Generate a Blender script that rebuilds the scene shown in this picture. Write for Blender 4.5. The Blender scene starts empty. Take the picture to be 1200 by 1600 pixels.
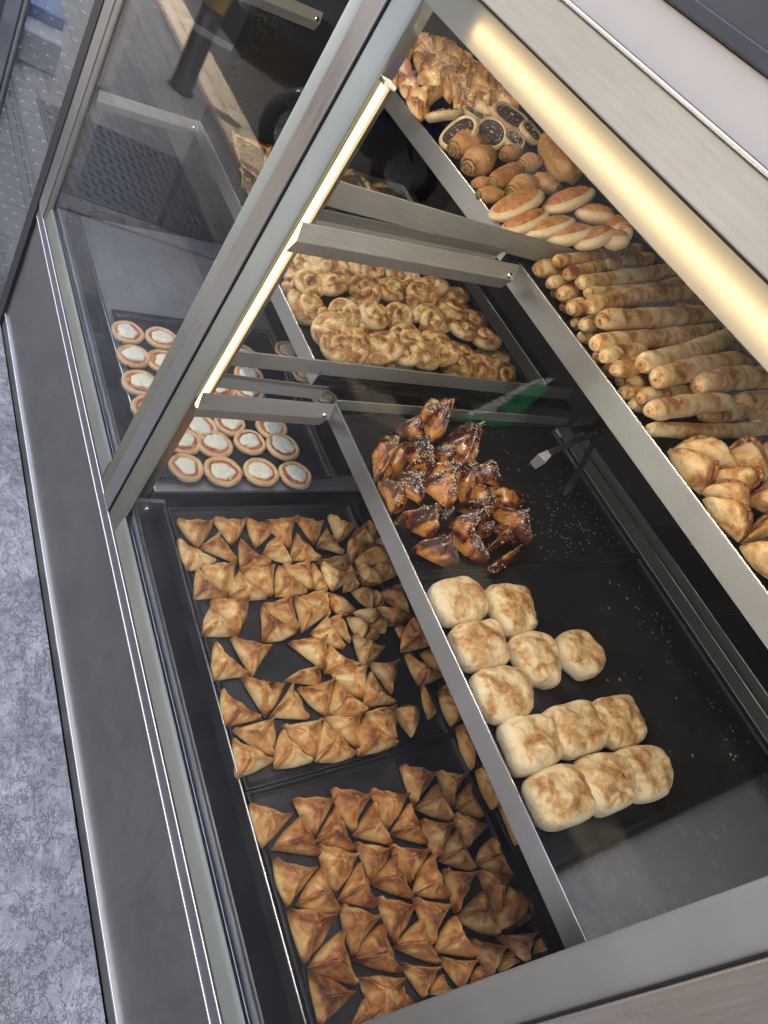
import bpy, bmesh, math, random
import numpy as np
from mathutils import Vector, Matrix
R_=math.radians
sc=bpy.context.scene
COL=sc.collection
# ---------------------------------------------------------------- camera
CAM=np.array([0,-.52,1.4924]); F=1085.4536
RM=np.array([[0.3694077,0.74318235,0.55786911],[0.78964209,0.06544545,-0.61006742],[-0.48990134,0.66588054,-0.56267201]])
RT=RM.T            # columns: camera right, camera down, camera forward in world axes
cd=bpy.data.cameras.new('camera'); cam=bpy.data.objects.new('camera',cd); COL.objects.link(cam)
cd.sensor_fit='HORIZONTAL'; cd.sensor_width=36; cd.lens=F/1200*36; cd.clip_end=300; cd.clip_start=.02
r_,d_,f_=RT[:,0],RT[:,1],RT[:,2]
cam.matrix_world=Matrix(((r_[0],-d_[0],-f_[0],CAM[0]),(r_[1],-d_[1],-f_[1],CAM[1]),(r_[2],-d_[2],-f_[2],CAM[2]),(0,0,0,1)))
sc.camera=cam
# ---------------------------------------------------------------- world, sun, exposure
SUN_EL,SUN_AZ=66.5,22      # the sun stands behind the shop, a little to the left
w=bpy.data.worlds.new('World'); sc.world=w; w.use_nodes=True
nt=w.node_tree; bg=nt.nodes['Background']; sk=nt.nodes.new('ShaderNodeTexSky'); sk.sky_type='NISHITA'; sk.sun_disc=False
sdir=Vector((-math.sin(R_(SUN_AZ))*math.cos(R_(SUN_EL)),math.cos(R_(SUN_AZ))*math.cos(R_(SUN_EL)),math.sin(R_(SUN_EL))))
sk.sun_elevation=R_(SUN_EL); sk.sun_rotation=math.atan2(sdir.x,sdir.y)
nt.links.new(sk.outputs[0],bg.inputs[0]); bg.inputs[1].default_value=.15; sk.dust_density=5.0; sk.air_density=1.0; sk.ozone_density=.15
sl=bpy.data.lights.new('sun','SUN'); sl.energy=3.0; sl.angle=R_(.5); sl.color=(1,.93,.82)
so=bpy.data.objects.new('sun',sl); COL.objects.link(so); so.rotation_euler=(-sdir).to_track_quat('-Z','Y').to_euler()
sc.view_settings.view_transform='Standard'; sc.view_settings.look='None'; sc.view_settings.exposure=2.65; sc.view_settings.gamma=1
try:
    sc.cycles.use_denoising=True; sc.cycles.max_bounces=8; sc.cycles.transparent_max_bounces=24; sc.cycles.diffuse_bounces=3; sc.cycles.glossy_bounces=4
    sc.cycles.caustics_reflective=False; sc.cycles.caustics_refractive=False; sc.cycles.sample_clamp_indirect=4
except Exception: pass
# ---------------------------------------------------------------- measuring rays
def ray(x,y): return RT@np.array([x-600,y-800,F])
def onX(x,y,X): d=ray(x,y); return CAM+d*((X-CAM[0])/d[0])
def onY(x,y,Y): d=ray(x,y); return CAM+d*((Y-CAM[1])/d[1])
def onZ(x,y,Z): d=ray(x,y); return CAM+d*((Z-CAM[2])/d[2])
SL=.15
def onS(x,y,z0,Y0):   # a tilted deck: z = z0 + SL*(Y-Y0)
    d=ray(x,y); t=(z0+SL*(CAM[1]-Y0)-CAM[2])/(d[2]-SL*d[1]); return CAM+d*t
S1=(.457,.06); S2=(.788,.277); S3=(1.168,.45)
def onD(D,x,y,h=0): return onS(x,y,D[0]+h*1.011,D[1])
def onP(x,y,z0,Y0,sl):
    d=ray(x,y); t=(z0+sl*(CAM[1]-Y0)-CAM[2])/(d[2]-sl*d[1]); return CAM+d*t
def onplane(x,y,c,n):
    d=ray(x,y); return CAM+d*(np.dot(c-CAM,n)/np.dot(d,n))
def dz(D,Y,h=0): return D[0]+SL*(Y-D[1])+h*1.011
TILT=math.atan(SL)
NRM=Vector((0,-math.sin(TILT),math.cos(TILT)))
# ---------------------------------------------------------------- materials
MATS={}
def newmat(n):
    m=bpy.data.materials.new(n); m.use_nodes=True; MATS[n]=m
    return m,m.node_tree.nodes,m.node_tree.links,m.node_tree.nodes['Principled BSDF']
def ramp(N,stops):
    r=N.new('ShaderNodeValToRGB'); e=r.color_ramp.elements
    while len(e)<len(stops): e.new(.5)
    for q,(p,c) in zip(e,stops): q.position=p; q.color=(*c,1)
    return r
def noise(N,L,co,scale,detail=4,rough=.55,dist=0):
    t=N.new('ShaderNodeTexNoise'); t.inputs['Scale'].default_value=scale; t.inputs['Detail'].default_value=detail
    t.inputs['Roughness'].default_value=rough; t.inputs['Distortion'].default_value=dist; L.new(co,t.inputs['Vector']); return t
def math_(N,L,op,a,b=None,clamp=False):
    m=N.new('ShaderNodeMath'); m.operation=op; m.use_clamp=clamp
    for i,v in enumerate((a,b)):
        if v is None: continue
        if isinstance(v,(int,float)): m.inputs[i].default_value=v
        else: L.new(v,m.inputs[i])
    return m.outputs[0]
def objco(N,L,rand=True,scale=None):
    tc=N.new('ShaderNodeTexCoord'); out=tc.outputs['Object']
    if rand:
        oi=N.new('ShaderNodeObjectInfo'); m=N.new('ShaderNodeVectorMath'); m.operation='ADD'
        k=N.new('ShaderNodeMath'); k.operation='MULTIPLY'; k.inputs[1].default_value=37.3; L.new(oi.outputs['Random'],k.inputs[0])
        L.new(out,m.inputs[0]); L.new(k.outputs[0],m.inputs[1]); out=m.outputs[0]
    if scale:
        mp=N.new('ShaderNodeMapping'); mp.inputs['Scale'].default_value=scale; L.new(out,mp.inputs['Vector']); out=mp.outputs[0]
    return out
def bump(N,L,b,h,strength,dist=.002):
    bp=N.new('ShaderNodeBump'); bp.inputs['Strength'].default_value=strength; bp.inputs['Distance'].default_value=dist
    L.new(h,bp.inputs['Height']); L.new(bp.outputs[0],b.inputs['Normal'])
def mixc(N,L,f,a,b,mode='MIX'):
    m=N.new('ShaderNodeMix'); m.data_type='RGBA'; m.blend_type=mode
    if isinstance(f,(int,float)): m.inputs[0].default_value=f
    else: L.new(f,m.inputs[0])
    for i,v in ((6,a),(7,b)):
        if isinstance(v,tuple): m.inputs[i].default_value=(*v,1)
        else: L.new(v,m.inputs[i])
    return m.outputs[2]
def crust(name,cols,rough=.5,attr=.55,sc1=28,sc2=110,bs=.5,coat=0,spread=.55,var=.12,spec=.4):
    m,N,L,b=newmat(name); co=objco(N,L)
    n1=noise(N,L,co,sc1,3,.6,.6); n2=noise(N,L,co,sc2,3,.6)
    v=math_(N,L,'MULTIPLY',math_(N,L,'SUBTRACT',n1.outputs[0],.5),spread*3.6)
    v=math_(N,L,'ADD',v,math_(N,L,'MULTIPLY',math_(N,L,'SUBTRACT',n2.outputs[0],.5),.55))
    at=N.new('ShaderNodeAttribute'); at.attribute_name='bk'
    v=math_(N,L,'ADD',v,math_(N,L,'MULTIPLY',at.outputs['Fac'],attr))
    oi=N.new('ShaderNodeObjectInfo'); v=math_(N,L,'ADD',v,math_(N,L,'MULTIPLY',math_(N,L,'SUBTRACT',oi.outputs['Random'],.5),var*2))
    v=math_(N,L,'ADD',v,.28,True)
    r=ramp(N,cols); L.new(v,r.inputs[0]); L.new(r.outputs[0],b.inputs['Base Color'])
    b.inputs['Roughness'].default_value=rough; b.inputs['Specular IOR Level'].default_value=spec
    b.inputs['Coat Weight'].default_value=coat; b.inputs['Coat Roughness'].default_value=.12
    bn=noise(N,L,co,sc2*1.6,4,.65); bn2=noise(N,L,co,sc1*1.5,2)
    h=math_(N,L,'ADD',bn.outputs[0],math_(N,L,'MULTIPLY',bn2.outputs[0],2.0)); bump(N,L,b,h,bs,.0016)
    return m
crust('golden crust',[(0,(.80,.58,.27)),(.26,(.68,.39,.13)),(.50,(.50,.22,.058)),(.76,(.27,.095,.028)),(1,(.11,.042,.018))],.45)
crust('brown crust',[(0,(.70,.45,.17)),(.26,(.56,.27,.08)),(.50,(.38,.145,.042)),(.76,(.19,.065,.022)),(1,(.085,.033,.016))],.45)
crust('glazed crust',[(0,(.62,.29,.07)),(.24,(.38,.125,.028)),(.44,(.095,.021,.010)),(.8,(.065,.016,.008)),(1,(.022,.008,.006))],.2,coat=.9,spread=.85,spec=.6)
crust('honey crust',[(0,(.86,.66,.36)),(.32,(.74,.44,.17)),(.55,(.54,.24,.075)),(1,(.28,.10,.03))],.34,coat=.5,attr=.8)
crust('white dough',[(0,(.76,.65,.45)),(.40,(.73,.58,.36)),(.58,(.60,.37,.17)),(.80,(.38,.185,.07)),(1,(.24,.11,.05))],.62,attr=.46,sc1=34,sc2=120,bs=.8,spread=.46,var=.05)
crust('coil dough',[(0,(.78,.64,.40)),(.33,(.66,.45,.21)),(.52,(.48,.25,.085)),(.76,(.25,.10,.035)),(1,(.12,.05,.025))],.5,attr=.5,sc1=34,sc2=150,spread=.7,var=.1)
crust('roll pastry',[(0,(.84,.69,.46)),(.32,(.74,.50,.25)),(.52,(.58,.31,.12)),(.76,(.34,.14,.055)),(1,(.17,.07,.04))],.42,attr=.60,sc1=34,sc2=150,spread=.62,var=.08,bs=.8)
crust('pasty crust',[(0,(.84,.62,.35)),(.30,(.72,.43,.18)),(.55,(.52,.25,.085)),(1,(.26,.10,.04))],.40,attr=.75,sc1=38,spread=.75,var=.06,bs=1.0)
crust('bun dough',[(0,(.80,.68,.48)),(.5,(.70,.50,.28)),(.75,(.52,.28,.11)),(1,(.3,.13,.05))],.5,attr=.6,sc1=16,spread=.3,var=.05)
crust('brown bun',[(0,(.66,.42,.2)),(.35,(.50,.24,.09)),(.7,(.33,.13,.05)),(1,(.2,.075,.03))],.42,attr=.5,sc1=18,spread=.35,var=.05)
crust('pizza dough',[(0,(.80,.60,.36)),(.5,(.68,.42,.20)),(.8,(.46,.20,.08)),(1,(.3,.12,.05))],.55,attr=.5,sc1=22,spread=.3,var=.05)
crust('tomato sauce',[(0,(.62,.24,.09)),(.45,(.44,.10,.04)),(1,(.20,.04,.02))],.35,attr=0,sc1=60,sc2=240,bs=.9,spread=.8)
crust('white cheese',[(0,(.86,.84,.70)),(.6,(.82,.78,.58)),(1,(.70,.60,.36))],.35,attr=0,sc1=60,sc2=160,bs=1.1,spread=.3)
crust('red cheese',[(0,(.60,.30,.12)),(.45,(.48,.17,.065)),(1,(.30,.085,.035))],.5,attr=0,sc1=60,sc2=260,bs=1.0,spread=.7)
crust('chocolate crumble',[(0,(.10,.055,.06)),(.5,(.045,.026,.032)),(1,(.015,.01,.012))],.5,attr=0,sc1=120,sc2=500,bs=1.4,spread=.8)
crust('minced meat',[(0,(.26,.17,.10)),(.5,(.14,.085,.05)),(1,(.05,.03,.02))],.55,attr=0,sc1=120,sc2=420,bs=1.4,spread=.9)
crust('herb filling',[(0,(.35,.26,.08)),(.5,(.12,.09,.03)),(1,(.04,.03,.015))],.5,attr=0,sc1=160,sc2=500,bs=1,spread=.8)
crust('sesame',[(0,(.92,.85,.66)),(1,(.85,.72,.48))],.45,attr=0,bs=.1,spread=.3)
crust('corn',[(0,(.85,.55,.08)),(1,(.7,.4,.05))],.35,attr=0,bs=.1,spread=.2)
crust('crumb',[(0,(.62,.48,.25)),(1,(.35,.2,.08))],.6,attr=0,bs=.2,spread=.6)
crust('onion flake',[(0,(.8,.78,.78)),(1,(.6,.58,.6))],.4,attr=0,bs=.1,spread=.2)

def metal(name,col,rough,streak=(1,1,1),amt=.12,metallic=1.0,bs=.12,coat=0,dirt=0):
    m,N,L,b=newmat(name); co=objco(N,L,False,streak)
    n1=noise(N,L,co,60,5,.6); n2=noise(N,L,objco(N,L,False),5,4,.6)
    v=math_(N,L,'MULTIPLY_ADD',n1.outputs[0],amt); 
    r=math_(N,L,'ADD',math_(N,L,'MULTIPLY',n1.outputs[0],amt*1.5),math_(N,L,'MULTIPLY',n2.outputs[0],amt*1.5))
    r=math_(N,L,'ADD',r,rough-amt*1.5); L.new(r,b.inputs['Roughness'])
    dk=tuple(c*(1-amt*2.2) for c in col)
    rr=ramp(N,[(.3,dk),(.7,col)]); mx=math_(N,L,'ADD',math_(N,L,'MULTIPLY',n1.outputs[0],.5),math_(N,L,'MULTIPLY',n2.outputs[0],.5)); L.new(mx,rr.inputs[0])
    L.new(rr.outputs[0],b.inputs['Base Color']); b.inputs['Metallic'].default_value=metallic
    bump(N,L,b,n1.outputs[0],bs,.0006)
    return m
metal('brushed steel',(.58,.56,.53),.32,(.25,6,6),.12)
metal('steel across',(.52,.51,.49),.33,(6,.3,6),.12)
metal('rail steel',(.42,.41,.385),.36,(6,.3,6),.14,metallic=.35)
metal('steel upright',(.46,.44,.42),.32,(6,6,.25),.14)
metal('base steel',(.265,.25,.235),.42,(1.2,1.2,.5),.19,metallic=.8,bs=.25)
metal('polished edge',(.85,.82,.76),.22,(.3,4,4),.05)
metal('dull edge',(.33,.33,.34),.4,(.3,4,4),.1)
metal('dark deck',(.10,.105,.115),.30,(3,3,3),.10,metallic=.8)
metal('sky tinted deck',(.24,.26,.29),.26,(1,1,1),.10,metallic=.3)  # pale blue-grey colour stands in for sky light reflected by the deck
metal('grey deck',(.34,.36,.38),.34,(1,1,1),.12,metallic=.5)
metal('inner ledge',(.62,.66,.72),.34,(.4,4,4),.08)  # blue of the reflected sky is put into the steel colour
metal('smoked plastic',(.16,.16,.17),.16,(1,1,1),.04,metallic=.6)
metal('chrome',(.8,.8,.8),.12,(1,1,1),.04)
def plain(name,col,rough=.5,metallic=0,amt=.15,scale=20,bs=.1,coat=0,spec=.5):
    m,N,L,b=newmat(name); co=objco(N,L,False); n=noise(N,L,co,scale,5,.6)
    r=ramp(N,[(.25,tuple(c*(1-amt) for c in col)),(.75,tuple(min(1,c*(1+amt)) for c in col))]); L.new(n.outputs[0],r.inputs[0]); L.new(r.outputs[0],b.inputs['Base Color'])
    b.inputs['Roughness'].default_value=rough; b.inputs['Metallic'].default_value=metallic; b.inputs['Coat Weight'].default_value=coat; b.inputs['Specular IOR Level'].default_value=spec
    bump(N,L,b,n.outputs[0],bs,.001); return m
plain('pane border',(.265,.268,.222),.55,.0,.16,5,.08,0,.25)
plain('pane border dim reflection',(.175,.165,.145),.42,0,.18,6,.06)  # same frame as the pane border; darker reflection put into the colour
plain('gasket rubber',(.012,.012,.013),.5)
plain('white fascia',(.62,.56,.50),.45,0,.05,9,.03)
plain('dark frame',(.06,.062,.075),.35,.4)
plain('dark blue frame',(.06,.07,.095),.3,.5)
plain('black paint',(.02,.02,.022),.35)
plain('black plastic',(.018,.018,.02),.25,0,.2,20,.05)
plain('yellow paint',(.75,.48,.05),.45,0,.2,25)
plain('tyre rubber',(.02,.02,.022),.7)
plain('blue paint',(.02,.035,.30),.25,0,.1,8,.02,.6)
plain('blue box plastic',(.10,.19,.36),.5)
plain('grey box plastic',(.42,.43,.44),.5)
plain('shop floor tile',(.17,.145,.12),.4,0,.12,6)
plain('dark wall tile',(.028,.032,.032),.35,0,.2,3)
plain('concrete wall',(.26,.25,.235),.8,0,.15,3)
plain('awning cloth',(.30,.28,.25),.8)
plain('cavity black',(.016,.017,.019),.35,0,.3,12,.1)
plain('green card',(.02,.30,.12),.4)
plain('white card',(.75,.76,.74),.5)
plain('window dark',(.04,.05,.06),.1)
plain('car paint',(.10,.105,.115),.25,.3,.05,4,.02,.6)
def tray_mat():
    m,N,L,b=newmat('tray enamel'); co=objco(N,L)
    n=noise(N,L,co,14,6,.65,.4); n2=noise(N,L,co,160,3,.7)
    r=ramp(N,[(.35,(.010,.010,.011)),(.62,(.022,.022,.024)),(.75,(.05,.052,.056))]); L.new(n.outputs[0],r.inputs[0]); L.new(r.outputs[0],b.inputs['Base Color'])
    rr=math_(N,L,'ADD',math_(N,L,'MULTIPLY',n.outputs[0],.35),.22); L.new(rr,b.inputs['Roughness'])
    b.inputs['Specular IOR Level'].default_value=.42
    h=math_(N,L,'ADD',n.outputs[0],math_(N,L,'MULTIPLY',n2.outputs[0],.3)); bump(N,L,b,h,.3,.002)
tray_mat()
def stone(name,ca,cb,cc,bsz,slab=None,bs=.9):
    m,N,L,b=newmat(name); tc=N.new('ShaderNodeTexCoord'); co=tc.outputs['Object']
    n1=noise(N,L,co,3.2,10,.7,1.6); n2=noise(N,L,co,26,6,.7); n3=noise(N,L,co,260,2,.7)
    r=ramp(N,[(.3,ca),(.5,cb),(.68,cc)]); v=math_(N,L,'ADD',math_(N,L,'MULTIPLY',n1.outputs[0],.52),math_(N,L,'MULTIPLY',n2.outputs[0],.48)); L.new(v,r.inputs[0])
    col=r.outputs[0]
    sp=ramp(N,[(.68,(0,0,0)),(.74,(1,1,1))]); L.new(n3.outputs[0],sp.inputs[0]); col=mixc(N,L,math_(N,L,'MULTIPLY',sp.outputs[0],.5),col,(.75,.76,.80))
    vo=N.new('ShaderNodeTexVoronoi'); vo.feature='DISTANCE_TO_EDGE'; vo.inputs['Scale'].default_value=5
    wv=N.new('ShaderNodeVectorMath'); wv.operation='ADD'; L.new(co,wv.inputs[0]); nn=noise(N,L,co,9,5,.7)
    L.new(nn.outputs['Color'],wv.inputs[1]); L.new(wv.outputs[0],vo.inputs['Vector'])
    ck=ramp(N,[(0,(0,0,0)),(.05,(1,1,1))]); L.new(vo.outputs['Distance'],ck.inputs[0])
    h=math_(N,L,'ADD',math_(N,L,'MULTIPLY',n1.outputs[0],1.8),math_(N,L,'ADD',math_(N,L,'MULTIPLY',n2.outputs[0],.8),math_(N,L,'MULTIPLY',ck.outputs[0],.25)))
    if slab:
        br=N.new('ShaderNodeTexBrick'); br.inputs['Scale'].default_value=1; br.inputs['Brick Width'].default_value=slab[0]; br.inputs['Row Height'].default_value=slab[1]
        br.inputs['Mortar Size'].default_value=slab[2]; br.inputs['Mortar Smooth'].default_value=.3; br.inputs['Color1'].default_value=(1,1,1,1); br.inputs['Color2'].default_value=(.78,.78,.78,1); br.inputs['Mortar'].default_value=(.3,.3,.3,1)
        L.new(co,br.inputs['Vector']); col=mixc(N,L,1,col,br.outputs['Color'],'MULTIPLY'); h=math_(N,L,'SUBTRACT',h,math_(N,L,'MULTIPLY',br.outputs['Fac'],1.2))
    L.new(col,b.inputs['Base Color']); b.inputs['Roughness'].default_value=.72; bump(N,L,b,h,bs,bsz)
stone('slate paving',(.20,.197,.205),(.33,.325,.33),(.58,.57,.55),.018,None)
stone('block paving',(.24,.23,.22),(.34,.33,.31),(.46,.44,.41),.004,(.22,.11,.004),.5)
stone('kerb stone',(.30,.24,.18),(.42,.34,.25),(.55,.46,.36),.004,(.9,.3,.006),.5)
stone('asphalt',(.028,.028,.028),(.036,.036,.036),(.05,.049,.047),.004,None,.6)
stone('cast iron',(.11,.11,.11),(.15,.15,.15),(.20,.20,.20),.002,None,.4)
# clear panes: reflection by Fresnel on both faces of a real slab
def glass_mat(name,tint,dirt=.0):
    m=bpy.data.materials.new(name); m.use_nodes=True; MATS[name]=m; N=m.node_tree.nodes; L=m.node_tree.links; N.clear()
    out=N.new('ShaderNodeOutputMaterial'); tr=N.new('ShaderNodeBsdfTransparent'); tr.inputs[0].default_value=(*tint,1); gl=N.new('ShaderNodeBsdfGlossy'); gl.inputs['Roughness'].default_value=.0
    ge=N.new('ShaderNodeNewGeometry'); dt=N.new('ShaderNodeVectorMath'); dt.operation='DOT_PRODUCT'; L.new(ge.outputs['Normal'],dt.inputs[0]); L.new(ge.outputs['Incoming'],dt.inputs[1])
    c=math_(N,L,'ABSOLUTE',dt.outputs['Value']); k=math_(N,L,'SUBTRACT',1,c); p=math_(N,L,'POWER',k,5.5); fr=math_(N,L,'MULTIPLY_ADD',p,.96); N_=fr.node; N_.inputs[2].default_value=.008
    mx=N.new('ShaderNodeMixShader'); L.new(fr,mx.inputs[0]); L.new(tr.outputs[0],mx.inputs[1]); L.new(gl.outputs[0],mx.inputs[2])
    last=mx.outputs[0]
    if dirt:
        df=N.new('ShaderNodeBsdfDiffuse'); df.inputs[0].default_value=(.7,.7,.7,1); co=objco(N,L,False); n=noise(N,L,co,6,6,.7,.8); n2=noise(N,L,co,300,2,.7)
        rr=ramp(N,[(.35,(0,0,0)),(.8,(1,1,1))]); L.new(n.outputs[0],rr.inputs[0]); sp=ramp(N,[(.73,(0,0,0)),(.78,(1,1,1))]); L.new(n2.outputs[0],sp.inputs[0])
        fa=math_(N,L,'ADD',math_(N,L,'MULTIPLY',rr.outputs[0],dirt),math_(N,L,'MULTIPLY',sp.outputs[0],dirt*2)); m2=N.new('ShaderNodeMixShader'); L.new(fa,m2.inputs[0]); L.new(last,m2.inputs[1]); L.new(df.outputs[0],m2.inputs[2]); last=m2.outputs[0]
    L.new(last,out.inputs[0])
glass_mat('clear glass',(.985,.99,.985),.0025)
glass_mat('dotted glass',(.93,.95,.95),.03)
def emit(name,col,st):
    m=bpy.data.materials.new(name); m.use_nodes=True; MATS[name]=m; N=m.node_tree.nodes; L=m.node_tree.links; N.clear()
    e=N.new('ShaderNodeEmission'); e.inputs[0].default_value=(*col,1); e.inputs[1].default_value=st; o=N.new('ShaderNodeOutputMaterial'); L.new(e.outputs[0],o.inputs[0])
def dots():
    m=MATS['dotted glass']; N=m.node_tree.nodes; L=m.node_tree.links; out=[n for n in N if n.type=='OUTPUT_MATERIAL'][0]; last=out.inputs[0].links[0].from_socket
    tc=N.new('ShaderNodeTexCoord'); sp=N.new('ShaderNodeSeparateXYZ'); L.new(tc.outputs['Object'],sp.inputs[0]); q=[]
    for k in ('X','Z'):
        fr=math_(N,L,'FRACT',math_(N,L,'MULTIPLY',sp.outputs[k],1/.072)); d=math_(N,L,'SUBTRACT',fr,.5); q.append(math_(N,L,'MULTIPLY',d,d))
    r=math_(N,L,'LESS_THAN',math_(N,L,'ADD',q[0],q[1]),0.0017); df=N.new('ShaderNodeBsdfDiffuse'); df.inputs[0].default_value=(.85,.85,.85,1)
    mx=N.new('ShaderNodeMixShader'); L.new(r,mx.inputs[0]); L.new(last,mx.inputs[1]); L.new(df.outputs[0],mx.inputs[2]); L.new(mx.outputs[0],out.inputs[0])
dots()
emit('led light',(1,.80,.42),.42)
emit('led light hidden',(1,.70,.33),6.0)
emit('added inner light',(1,.88,.70),14.0)
def opal():
    m=bpy.data.materials.new('opal border'); m.use_nodes=True; MATS['opal border']=m; N=m.node_tree.nodes; L=m.node_tree.links; N.clear()
    o=N.new('ShaderNodeOutputMaterial'); d=N.new('ShaderNodeBsdfDiffuse'); d.inputs[0].default_value=(.24,.24,.21,1); t=N.new('ShaderNodeBsdfTranslucent'); t.inputs[0].default_value=(.8,.78,.7,1)
    g=N.new('ShaderNodeBsdfGlossy'); g.inputs['Roughness'].default_value=.35; a=N.new('ShaderNodeMixShader'); a.inputs[0].default_value=.16; b=N.new('ShaderNodeMixShader'); b.inputs[0].default_value=.08
    L.new(d.outputs[0],a.inputs[1]); L.new(t.outputs[0],a.inputs[2]); L.new(a.outputs[0],b.inputs[1]); L.new(g.outputs[0],b.inputs[2]); L.new(b.outputs[0],o.inputs[0])
opal()
# ---------------------------------------------------------------- object helpers
def tag(o,label=None,cat=None,group=None,kind=None):
    if label: o['label']=label
    if cat: o['category']=cat
    if group: o['group']=group
    if kind: o['kind']=kind
    return o
def empty(name,loc=(0,0,0)):
    o=bpy.data.objects.new(name,None); COL.objects.link(o); o.location=loc; o.empty_display_size=.02; return o
def mk(name,V,Fc,mat,parent=None,loc=None,smooth=True,bk=None,bevel=0,mats=None,mi=None):
    """one mesh object; V in world metres unless parent is given, then relative to the parent's origin"""
    V=np.asarray(V,float)
    if loc is None and parent is None: loc=V.mean(0)*np.array([1,1,0])+np.array([0,0,V[:,2].min()])
    if parent is not None: off=np.array(parent.matrix_world.translation) if False else np.array(parent.get('_o',(0,0,0)))
    else: off=np.array(loc)
    me=bpy.data.meshes.new(name); me.from_pydata((V-off).tolist(),[],[tuple(int(i) for i in f) for f in Fc])
    me.materials.append(MATS[mat])
    for x in (mats or []): me.materials.append(MATS[x])
    if mi is not None: me.polygons.foreach_set('material_index',list(mi))
    if smooth: me.polygons.foreach_set('use_smooth',[True]*len(me.polygons))
    if bk is not None:
        a=me.attributes.new('bk','FLOAT','POINT'); a.data.foreach_set('value',list(np.asarray(bk,float)))
    o=bpy.data.objects.new(name,me); COL.objects.link(o)
    if parent is not None: o.parent=parent
    else: o.location=tuple(off)
    o['_o']=tuple(float(q) for q in off)
    if bevel:
        b=o.modifiers.new('bevel','BEVEL'); b.width=bevel; b.segments=2; b.limit_method='ANGLE'; me.polygons.foreach_set('use_smooth',[False]*len(me.polygons))
    return o
def root(name,loc):
    o=empty(name,tuple(float(q) for q in loc)); o['_o']=tuple(float(q) for q in loc); return o
class MB:
    def __init__(s): s.V=[];s.F=[]
    def add(s,V,Fc): n=len(s.V); s.V+= [tuple(v) for v in V]; s.F+=[tuple(i+n for i in f) for f in Fc]; return s
    def hexa(s,P): return s.add(P,[(0,3,2,1),(4,5,6,7),(0,1,5,4),(1,2,6,5),(2,3,7,6),(3,0,4,7)])
    def box(s,x0,x1,y0,y1,z0,z1): return s.hexa([(x0,y0,z0),(x1,y0,z0),(x1,y1,z0),(x0,y1,z0),(x0,y0,z1),(x1,y0,z1),(x1,y1,z1),(x0,y1,z1)])
    def slab(s,x0,x1,y0,y1,z0,th,sl=SL):   # box whose top follows the deck tilt; z0 = height of the underside at y0
        d=sl*(y1-y0); return s.hexa([(x0,y0,z0),(x1,y0,z0),(x1,y1,z0+d),(x0,y1,z0+d),(x0,y0,z0+th),(x1,y0,z0+th),(x1,y1,z0+d+th),(x0,y1,z0+d+th)])
    def bar(s,a,b,r,seg=8):
        a=Vector(a);b=Vector(b);d=(b-a).normalized();u=d.orthogonal().normalized();v=d.cross(u)
        P=[]
        for c in (a,b):
            for k in range(seg): t=2*math.pi*k/seg; P.append(tuple(c+u*math.cos(t)*r+v*math.sin(t)*r))
        Fc=[(k,(k+1)%seg,seg+(k+1)%seg,seg+k) for k in range(seg)]+[tuple(range(seg))[::-1],tuple(range(seg,2*seg))]
        return s.add(P,Fc)
    def tube(s,pts,rad,seg=10,cap=True):
        pts=[Vector(p) for p in pts]; n=len(pts); rad=rad if hasattr(rad,'__len__') else [rad]*n; P=[];u=None
        for i,p in enumerate(pts):
            d=(pts[min(i+1,n-1)]-pts[max(i-1,0)]).normalized()
            u=d.orthogonal().normalized() if u is None else (u-d*u.dot(d)).normalized()
            v=d.cross(u)
            for k in range(seg): t=2*math.pi*k/seg; P.append(tuple(p+(u*math.cos(t)+v*math.sin(t))*rad[i]))
        Fc=[(i*seg+k,i*seg+(k+1)%seg,(i+1)*seg+(k+1)%seg,(i+1)*seg+k) for i in range(n-1) for k in range(seg)]
        if cap: Fc+=[tuple(range(seg))[::-1],tuple(range((n-1)*seg,n*seg))]
        return s.add(P,Fc)
    def lathe(s,c,prof,seg=24,axis=None):
        c=Vector(c); ax=Vector(axis or (0,0,1)).normalized(); u=ax.orthogonal().normalized(); v=ax.cross(u); P=[]
        for r,z in prof:
            for k in range(seg): t=2*math.pi*k/seg; P.append(tuple(c+ax*z+(u*math.cos(t)+v*math.sin(t))*r))
        n=len(prof); Fc=[(i*seg+k,i*seg+(k+1)%seg,(i+1)*seg+(k+1)%seg,(i+1)*seg+k) for i in range(n-1) for k in range(seg)]
        Fc+=[tuple(range(seg))[::-1],tuple(range((n-1)*seg,n*seg))]; return s.add(P,Fc)
    def build(s,name,mat,parent=None,smooth=False,bevel=0,bk=None): return mk(name,s.V,s.F,mat,parent,None,smooth,bk,bevel)
def B(*a): return MB().box(*a)
ORD=['first','second','third','fourth','fifth','sixth','seventh','eighth','ninth','tenth','eleventh','twelfth','thirteenth','fourteenth','fifteenth']
# ================================================================= THE STREET (behind the camera; the panes mirror it)
G=-.05
tag(MB().add([(-120,-120,-.30),(120,-120,-.30),(120,120,-.30),(-120,120,-.30)],[(0,1,2,3)]).build('ground','asphalt'),kind='structure')
def gridsheet(name,x0,x1,y0,y1,z,mat):
    return tag(MB().box(x0,x1,y0,y1,z-.2,z).build(name,mat),kind='structure')
gridsheet('pavement',-2.25,6,-1.40,0.0,G,'slate paving')
gridsheet('paving',-30,-2.254,-1.40,0.0,G-.002,'block paving')
gridsheet('kerb',-30,6,-1.72,-1.404,G+.004,'kerb stone')
gridsheet('road',-60,60,-7.5,-1.724,G-.13,'asphalt')
gridsheet('far_pavement',-60,60,-9.0,-7.504,G,'block paving')
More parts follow.
